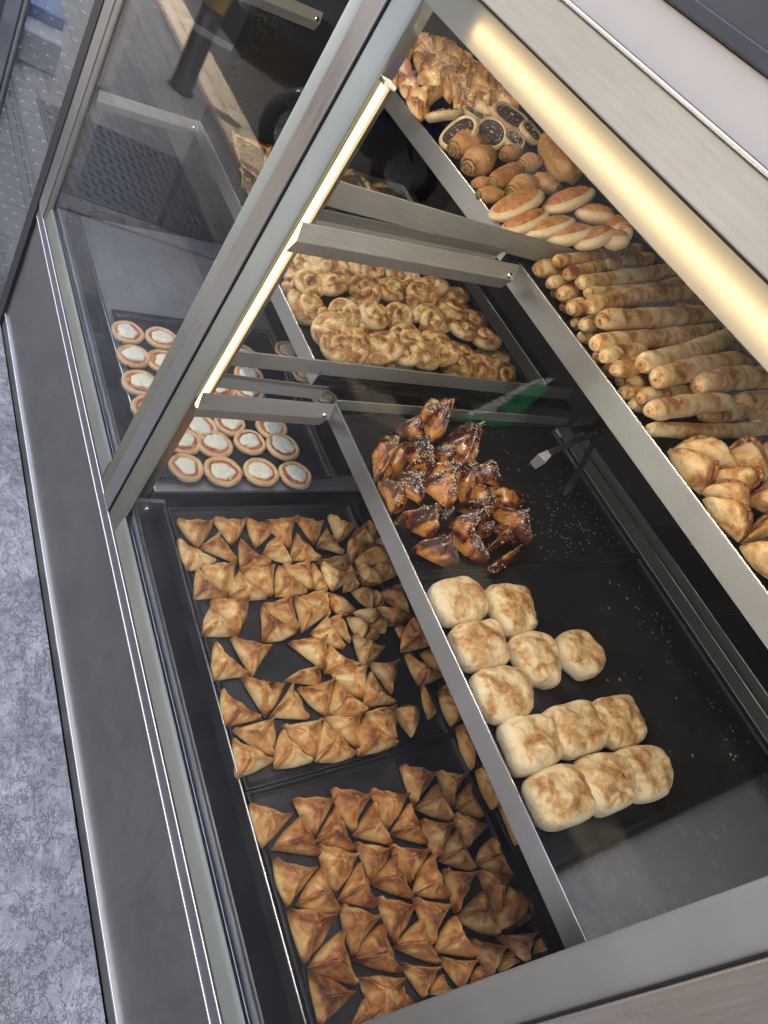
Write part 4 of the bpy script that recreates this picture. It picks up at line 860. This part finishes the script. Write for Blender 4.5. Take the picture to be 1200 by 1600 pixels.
# --- long rolls on the top shelf
c7=lambda x,y:(820+x/5,370+y/5); c8=lambda x,y:(960+x/5,460+y/5)
RL=[(c7(245,190),c7(700,95),45,.05),(c7(760,90),c7(905,100),40,.045),(c7(95,255),c7(300,240),62,.02),(c7(325,290),c7(610,225),50,.05),(c7(625,215),c7(985,165),50,.05),(c7(195,370),c7(420,330),50,.02),(c7(435,365),c7(1080,260),55,.055),(c7(280,455),c7(480,420),62,.02),(c7(490,440),c7(1130,350),50,.05),(c7(355,565),c7(560,530),62,.02),(c7(505,545),c7(1200,460),66,.055),(c7(455,695),c7(640,665),62,.02),(c7(600,655),c8(700,150),74,.055),(c7(545,835),c8(450,350),72,.045),(c8(390,310),c8(780,270),52,.05),(c8(-85,490),c8(225,430),60,.045),(c8(0,590),c8(230,530),66,.04),(c8(215,545),c8(770,370),76,.06),(c8(120,680),c8(320,640),64,.02),(c8(330,665),c8(850,540),80,.06),(c8(740,470),c8(950,440),56,.03),(c8(850,560),c8(1050,540),60,.04),(c8(205,810),c8(620,765),62,.03),(c8(650,720),c8(1190,670),82,.06),(c8(280,910),c8(780,855),76,.055),(c8(690,940),c8(1060,890),66,.03),(c8(960,840),c8(1300,800),66,.04),(c8(280,1050),c8(1080,1035),56,.022),(c8(1090,1035),c8(1400,1020),50,.022),(c8(60,770),c8(300,760),58,.012),(c8(140,860),c8(330,880),58,.012),(c7(230,440),c7(360,430),50,.0),(c7(300,545),c7(420,545),50,.0),(c7(380,670),c7(520,690),50,.0),(c7(440,780),c7(640,770),55,.0),(c7(560,940),c7(700,930),55,.0),(c7(640,1040),c7(830,1030),60,.004),(c7(740,1130),c7(900,1120),60,.004),(c8(600,40),c8(880,20),50,.03),(c8(500,100),c8(640,90),50,.03),(c8(1060,940),c8(1330,920),60,.02)]
for i,(a,b,r,h) in enumerate(RL):
    pa=onD(S3,*a,h+.012); pb=onD(S3,*b,h+.012); mid=(pa+pb)/2
    dist=np.linalg.norm(mid-CAM); rad=r/5/F*dist*1.07
    if math.hypot(a[0]-b[0],a[1]-b[1])>85: pb=pa+(pb-pa)*1.28
    o=roll(pa,pb,rad,1500+i)[0]; reg(o,pa,'long rolled pastry','rolled pastry stack','pastry','long rolled pastries stacked on the top shelf')
# --- half moon pasties beside them
hc=lambda x,y:(1020+x/6.4,670+y/6.4)
HP=[((175,245),(835,410),(560,110),.035),((600,420),(1150,520),(960,110),.022),((150,240),(470,660),(610,330),.02),((570,470),(900,680),(1060,430),.030),((480,640),(930,900),(860,560),.034),((500,720),(850,1130),(930,820),.042),((930,740),(1300,880),(1170,600),.03),((870,1150),(1320,1050),(1150,880),.03),((870,1190),(1200,1530),(1330,1180),.042),((1080,220),(1320,420),(1220,160),.012),((1090,560),(1350,640),(1300,470),.01)]
for i,(a,b,c,h) in enumerate(HP):
    cc=sum(onP(*hc(*p),1.172+h*.6,.46,.42) for p in (a,b,c))/3; q=[onplane(*hc(*p),cc,np.array((.08,-.62,.74))) for p in (a,b,c)]; cc=sum(q)/3; q=[cc+(t-cc)*1.04 for t in q]; o=halfmoon(*q,1700+i,H=.034,mat='pasty crust',name='half_moon_pasty',waves=7,up=Vector((.08,-.62,.74)))[0]
    reg(o,sum(q)/3,'plump half moon pasty','tray beside the rolls','pasty','half moon pasties on the top shelf')
# --- top far heap
t1=lambda x,y:(590+x/5,50+y/5); t2=lambda x,y:(690+x/4,170+y/4)
HS=[((90,190),(160,70),(220,190),.05),((110,240),(240,230),(250,360),.05),((205,110),(300,100),(260,200),.045),((305,80),(440,110),(420,200),.05),((270,190),(330,120),(400,220),.045),((440,110),(590,150),(500,220),.05),((570,170),(720,240),(650,300),.045),((40,250),(120,290),(90,340),.03),((90,330),(200,380),(150,440),.03),((180,430),(290,370),(310,470),.055),((290,240),(430,250),(330,380),.055),((370,260),(530,300),(470,330),.05),((440,210),(610,270),(560,310),.05),((340,350),(560,350),(480,480),.06),((520,320),(680,340),(600,410),.055),((640,250),(800,310),(700,380),.05),((590,400),(750,380),(680,490),.06),((480,430),(580,430),(560,550),.055),((180,460),(280,480),(250,540),.03),((270,520),(480,510),(370,610),.055),((240,560),(390,620),(340,690),.035),((560,400),(660,560),(620,590),.055),((660,500),(830,540),(740,600),.055),((740,470),(920,520),(860,580),.05),((780,310),(920,400),(830,450),.05),((860,420),(980,460),(900,520),.045),((720,600),(880,650),(800,560),.05),((900,540),(1070,600),(980,480),.045),((600,560),(720,620),(640,640),.05),((820,330),(960,470),(900,340),.03),((700,400),(860,500),(760,360),.045),((930,500),(1080,590),(1000,540),.04)]
for i,(a,b,c,h) in enumerate(HS):
    T=[onP(*t1(*p),1.20+h*.35,.50,.62) for p in (a,b,c)]; cc=sum(T)/3; T=[cc+(t-cc)*1.30 for t in T]; o,V,n,b2=fatayer(T,1800+i,mat='honey crust',H=.021,ridge=.5,bulge=.05,name='sesame_pastry'); seeds(V,list(range(1,int(b2*.7))),44,1850+i,o,n,.0022)
    reg(o,cc,'honey coloured sesame pastry','top far heap','pastry','honey coloured sesame pastries')
q=[onP(*t1(*p),1.218,.50,.62) for p in ((290,390),(500,480),(440,390))]; o,V,n,b2=halfmoon(*q,1890,H=.034,mat='honey crust',name='sesame_pastry'); tag(o,'long honey coloured folded pastry beside the chocolate topped buns','pastry','honey coloured sesame pastries')
def filler(cx0,cx1,cy0,cy1,D,n,h,seed,fn):
    rn=random.Random(seed)
    for i in range(n): fn(rn.uniform(cx0,cx1),rn.uniform(cy0,cy1),rn,i)
# chocolate topped buns
CH=[((520,650),132,(-.5,-.5,.75),.05,'tilted towards the glass at the left of the group'),((640,800),150,(-.1,-.75,.35),.045,'with a wide pale rim facing the glass'),((750,655),90,(0,-.2,1),.045,'small and flat behind the pale rimmed one'),((880,800),118,(.45,-.6,.6),.045,'leaning beside the herb rolls'),((1035,680),145,(.15,-.3,.95),.06,'largest and uppermost of the group'),((1190,790),90,(.3,-.1,.9),.04,'partly hidden at the right of the group'),((1060,850),80,(.3,-.3,.8),.035,'low behind the herb rolls')]
def topped_bun(px,py,rpx,nv,h,seed,top,cat,group,label,body='bun dough',ir=.80,th=.020,name='topped_bun',sd=40,prof_in=.0):
    c=Vector(tuple(onP(px,py,1.19+h*.5,.48,.55))); dist=(c-Vector(tuple(CAM))).length; r=rpx/F*dist; ax=Vector(nv).normalized(); o=root(name,tuple(c)); rn=random.Random(seed)
    def wob(m,a):
        ph=rn.uniform(0,6); u=ax.orthogonal().normalized(); v=ax.cross(u); W=[]
        for q in m.V:
            d=Vector(q)-c; t=math.atan2(d.dot(v),d.dot(u)); k=1+a*math.sin(2*t+ph)+a*.6*math.sin(3*t+ph*2); z=d.dot(ax); W.append(tuple(c+(d-ax*z)*k+ax*(z+a*.04*math.sin(3*t))))
        m.V=W; return m
    p=[(r*.1,-th*.55),(r*.8,-th*.5),(r*.96,-th*.2),(r,th*.08),(r*.97,th*.32),(r*.90,th*.44),(r*ir,th*.38),(r*ir*.9,th*.22),(r*.05,th*.20)]
    m=wob(MB().lathe(c,p,36,ax),.03); m.build('bun',body,o,True,bk=[(.5 if (k//36) in (4,5) else -.2) for k in range(len(m.V))])
    p2=[(r*ir*.93,th*.18),(r*ir*.97,th*.34),(r*ir*.75,th*.45),(r*ir*.4,th*.50),(r*.04,th*.52)]
    m2=wob(MB().lathe(c,p2,36,ax),.03); tp=m2.build('topping',top,o,True)
    if sd: seeds(m2.V,list(range(36,len(m2.V))),sd*2,seed,tp,ax,.0020)
    tag(o,label,cat,group); return o
for i,((x,y),r,nv,h,lab) in enumerate(CH):
    px,py=t1(x,y); topped_bun(px,py,r/5,nv,h,1900+i,'chocolate crumble','bun','chocolate topped sesame buns','chocolate topped sesame bun '+lab)
# herb rolls with a spiral of filling in their cut ends
def herb_roll(a,b,r,h,seed,label):
    pa=onP(*a,1.18+h*.6,.48,.5); pb=onP(*b,1.18+h*.6,.48,.5); dist=np.linalg.norm((pa+pb)/2-CAM); rad=r/F*dist; o=root('herb_roll',tuple(pa))
    _,V,d,path,side,upv=roll(pa,pb,rad,seed,mat='brown bun',swirl=False,taper=.93,parent=o,name='bun',wv=.35)
    for p,dd in ((path[0][0],-d),(path[-1][0],d)):
        pts=[];rr=[]
        for k in range(54):
            t=k/53; a_=t*2*math.pi*2.3; q=rad*.60*(1-.88*t); pts.append(Vector(p)+side*math.cos(a_)*q+upv*math.sin(a_)*q*.92+dd*rad*(.30*(1-min(1,(q/(rad*.66)))**2)+.035)); rr.append(rad*.075)
        MB().tube(pts,rr,6).build('filling','herb filling',o,True)
    seeds([tuple(v) for v in V],[i_*20+k for i_ in range(4,26) for k in range(2,9)],16,seed,o,upv,.0016)
    tag(o,label,'roll','herb filled rolls on the top shelf')
HR=[(t2(82,250),t2(240,210),34*.6,.045,'upper left herb filled roll with its cut spiral facing out'),(t2(170,360),t2(290,290),34*.62,.050,'large herb filled roll in front, cut spiral beside the shelf lip'),(t2(320,455),t2(480,375),14,.045,'herb filled roll in the middle, lying over two others'),(t2(385,295),t2(480,255),11.5,.035,'small herb filled roll under the chocolate topped buns'),(t2(590,430),t2(720,500),13,.04,'short herb filled roll dusted with flour on its side'),(t2(500,350),t2(600,330),14,.035,'herb filled roll behind the middle one'),(t2(200,480),t2(300,460),11,.015,'herb filled roll low against the shelf lip'),(t2(235,540),t2(370,540),13,.02,'herb filled roll just left of the red cheese buns'),(t2(440,520),t2(570,470),19,.03,'wide herb filled roll above the red cheese buns')]
for i,a in enumerate(HR): herb_roll(a[0],a[1],a[2],a[3],1950+i,a[4])
# big flat sesame loaf behind them
Q=[onP(*t2(x,y),1.185,.48,.52) for x,y in ((540,240),(680,260),(900,470),(720,520))]; o,V,n,k=pillow(Q,1990,H=.05,mat='brown bun',name='sesame_loaf',sq=2.4); seeds(V,list(range(1,4*44)),80,1991,o,n); tag(o,'large flat sesame loaf behind the herb rolls and red cheese buns','bread')
# red cheese buns
RB=[((455,620),(590,520),(340,690),'steepest, closest to the shelf lip'),((520,715),(640,650),(400,780),'second up from the corner of the shelf lip'),((790,590),(920,510),(660,640),'largest, under the flat sesame loaf'),((665,750),(810,700),(520,800),'third along the bottom of the pile'),((960,665),(1080,680),(840,650),'flat with a sesame ring'),((800,800),(940,760),(670,830),'fourth along the bottom of the pile'),((960,810),(1060,760),(850,860),'last along the bottom of the pile'),((1100,745),(1130,700),(1050,770),'small one at the far right'),((1160,770),(1190,770),(1110,790),'speckled one at the very right end'),((1060,825),(1170,820),(1010,830),'sliver beside the first long roll')]
for i,(c0,a,b,lab) in enumerate(RB):
    h=.045-.003*(i>2); A3=onP(*t2(*a),1.18+h*.5,.48,.7); B3=onP(*t2(*b),1.18+h*.5,.48,.7); c=Vector(tuple((A3+B3)/2)); d=Vector(tuple(A3-B3)); ln=d.length; d.normalize(); o=root('cheese_bun',tuple(c))
    nn=Vector((-.25,-.55,.8)) if i in (0,1,3,5,6) else Vector((0,-.35,.95)); vc=(Vector(tuple(CAM))-c).normalized(); nn=vc*.55+Vector((-.79,-.065,.61)); nn=(nn-d*nn.dot(d)).normalized(); s=nn.cross(d).normalized()
    def el(cc,ra,rb,rc,n1=12,m1=22,a0=0,a1=math.pi):
        P=[]
        for ii in range(n1+1):
            th=a0+(a1-a0)*ii/n1
            for k in range(m1): p_=2*math.pi*k/m1; P.append(tuple(cc+nn*math.cos(th)*rc+(d*math.cos(p_)*ra+s*math.sin(p_)*rb)*math.sin(th)))
        return P,[(ii*m1+k,ii*m1+(k+1)%m1,(ii+1)*m1+(k+1)%m1,(ii+1)*m1+k) for ii in range(n1) for k in range(m1)]
    w_=ln*.36; P,Fc=el(c,ln*.54,w_,.017); m=MB().add(P,Fc); m.build('bun','bun dough',o,True,bk=[.25 if (k//22)<5 else -.1 for k in range(len(P))])
    P,Fc=el(c+nn*.0022,ln*.49,w_*.88,.0178,9,22,0,1.30); tp=MB().add(P,Fc).build('topping','red cheese',o,True)
    seeds(P,list(range(22,len(P))),26,2000+i,tp,nn,.0016)
    tag(o,'pale oval bun with red cheese topping, '+lab,'bun','pale buns with red cheese topping')
# --- meat flatbreads
def sfiha(pts,h,seed,label,D=S2,holes=True):
    Q=[Vector(tuple(onD(D,*p,h))) for p in pts]; o=root('meat_flatbread',tuple(sum(Q,Vector())/4)); n=(Q[2]-Q[0]).cross(Q[3]-Q[1]).normalized(); 
    if n.z<0: n=-n; Q=Q[::-1]
    rn=random.Random(seed); N_=16; ph=[rn.uniform(0,6) for _ in range(4)]
    def grid(e,z0,curl,nm,mat,th):
        V=[];bk=[]
        for i in range(N_+1):
            for j in range(N_+1):
                u,v=i/N_*(1-2*e)+e,j/N_*(1-2*e)+e; d_=min(u,1-u,v,1-v); p=Q[0]*(1-u)*(1-v)+Q[1]*u*(1-v)+Q[2]*u*v+Q[3]*(1-u)*v
                c_=sum(Q,Vector())/4; p=p+(p-c_)*.06*math.sin(5*u+ph[0]+4*v)
                z=z0+curl*math.exp(-(d_/.09)**2)*(1+.6*math.sin(9*u+ph[1])*math.sin(8*v+ph[2]))+.002*math.sin(7*u+6*v+ph[3])
                V.append(p+n*z); bk.append(.5*math.exp(-(d_/.05)**2))
        K=len(V); V+=[p-n*th for p in V]; bk+=bk[:]; M=N_+1
        Fc=[(i*M+j,(i+1)*M+j,(i+1)*M+j+1,i*M+j+1) for i in range(N_) for j in range(N_)]; Fc+=[tuple(K+q for q in f)[::-1] for f in Fc]
        for i in range(N_): Fc+=[(i*M,K+i*M,K+(i+1)*M,(i+1)*M),(i*M+N_,(i+1)*M+N_,K+(i+1)*M+N_,K+i*M+N_),(i,i+1,K+i+1,K+i),(N_*M+i,K+N_*M+i,K+N_*M+i+1,N_*M+i+1)]
        return mk(nm,[tuple(p) for p in V],Fc,mat,o,None,True,bk),V[:K]
    grid(0,.003,.010,'bread','coil dough',.004); _,V=grid(.11,.0075,0,'topping','minced meat',.003)
    m=MB()
    for _k in range(5): a=Vector(tuple(rn.choice(V)))+n*.003; d=Vector((rn.uniform(-1,1),rn.uniform(-1,1),0)).normalized(); m.bar(a,a+d*.016,.0011,5)
    m.build('almond_slivers','onion flake',o,True); tag(o,label,'flatbread','meat flatbreads in the steel tray')
sfiha([(362,212),(422,234),(412,292),(372,262)],.03,2100,'meat flatbread left of the mullion, topmost of its stack')
sfiha([(376,255),(420,262),(400,318),(374,300)],.012,2101,'meat flatbread left of the mullion, lower in its stack')
sfiha([(366,236),(384,300),(420,330),(432,250)],.002,2102,'meat flatbread at the very bottom of the stack left of the mullion')
sfiha([(524,272),(560,272),(590,318),(540,312)],.012,2103,'meat flatbread right of the mullion with white slivers')
sfiha([(572,290),(620,296),(650,338),(598,320)],.006,2104,'darker meat flatbread at the near side of the steel tray')
# --- tongs resting over the back of the sesame tray
tg=root('serving_tongs',tuple(onD(S2,930,678,.09)))
hp=Vector(tuple(onD(S2,933,677,.10))); a1=Vector(tuple(onD(S2,858,708,.05))); a2=Vector(tuple(onD(S2,832,728,.012))); b1=Vector(tuple(onD(S2,905,735,.04))); b2=Vector(tuple(onD(S2,882,773,.008)))
def strap(pts,ws,th,nm):
    V=[];Fc=[]
    for i,p in enumerate(pts):
        d=(pts[min(i+1,len(pts)-1)]-pts[max(i-1,0)]).normalized(); s=d.cross(Vector((.2,-.3,1))).normalized(); u=s.cross(d)
        for e,f in ((-1,-1),(1,-1),(1,1),(-1,1)): V.append(tuple(p+s*ws[i]*e+u*th*f))
    for i in range(len(pts)-1):
        for k in range(4): Fc.append((i*4+k,i*4+(k+1)%4,(i+1)*4+(k+1)%4,(i+1)*4+k))
    Fc+=[(3,2,1,0),tuple(len(V)-4+k for k in range(4))]; m=MB(); m.add(V,Fc); return m.build(nm,'smoked plastic',tg,False,.0006)
strap([hp,hp.lerp(a1,.5)+Vector((0,0,.006)),a1,a1.lerp(a2,.5)+Vector((0,0,.004)),a2],[.007,.007,.008,.013,.010],.0016,'arm')
strap([hp,hp.lerp(b1,.5)+Vector((0,0,.004)),b1,b1.lerp(b2,.6)+Vector((0,0,.002)),b2],[.007,.006,.007,.009,.004],.0016,'arm')
MB().lathe(hp,[(.007,-.008),(.008,-.006),(.008,.006),(.007,.008)],14,(.6,.5,.2)).build('hinge','black plastic',tg,True)
tag(tg,'black plastic serving tongs resting on the empty side of the sesame tray','tongs')
# crumpled clear bag in the cavity under the first shelf
rn=random.Random(4); V=[];N_=16
for i in range(N_+1):
    for j in range(N_+1):
        u,v=i/N_,j/N_; x=-.235+.11*u+.02*math.sin(5*v); y=.022+.048*v; z=.36+.02*math.sin(9*u+4*v)+.012*math.sin(17*v+6*u)+rn.uniform(-.004,.004); V.append((x,y,z))
M=N_+1; K=len(V); V+=[(a,b,c-.001) for a,b,c in V]
Fc=[(i*M+j,(i+1)*M+j,(i+1)*M+j+1,i*M+j+1) for i in range(N_) for j in range(N_)]; Fc+=[tuple(K+q for q in f)[::-1] for f in Fc]
o=mk('plastic_bag',V,Fc,'clear glass'); MATS['clear glass']; tag(o,'crumpled clear plastic bag tucked below the lowest shelf','plastic bag')
# flakes on the worktop
m=MB(); rn=random.Random(8)
for (x,y,s) in ((1068,815,.010),(1080,850,.007),(982,755,.004),(1000,795,.003)):
    p=Vector(tuple(onZ(x,y,.6575))); 
    m.add([p+Vector((-.2*s,-s*1.6,0)),p+Vector((s,0,0)),p+Vector((.4*s,s*1.7,0)),p+Vector((-.5*s,0,0)),p+Vector((.1*s,0,.4*s))],[(0,1,4),(1,2,4),(2,3,4),(3,0,4),(3,2,1,0)])
o=m.build('onion_flakes','onion flake'); tag(o,'few white flakes fallen on the dark worktop','crumbs',kind='stuff')
# ================================================================= LABELS of the repeats: rows run across the trays, counted from the far end
from collections import defaultdict
gr=defaultdict(list)
for it in ITEMS: gr[(it[2],it[3],it[4],it[5])].append(it)
for (desc,where,cat,group),L_ in gr.items():
    L_.sort(key=lambda t:t[1][0]); rows=[]; pitch=.058 if 'triangle' in desc else .07
    for it in L_:
        if rows and it[1][0]-rows[-1][0][1][0]<pitch and len(rows[-1])<15: rows[-1].append(it)
        else: rows.append([it])
    for ri,rw_ in enumerate(rows):
        rw_.sort(key=lambda t:t[1][1])
        for ci,it in enumerate(rw_):
            if len(rw_)==1: lab='%s alone in the %s row of %s'%(desc,ORD[min(ri,14)],where)
            else: lab='%s, %s from glass, %s row of %s'%(desc,ORD[min(ci,14)],ORD[min(ri,14)],where)
            tag(it[0],lab,cat,group)
for o in bpy.data.objects:
    if '_o' in o: del o['_o']
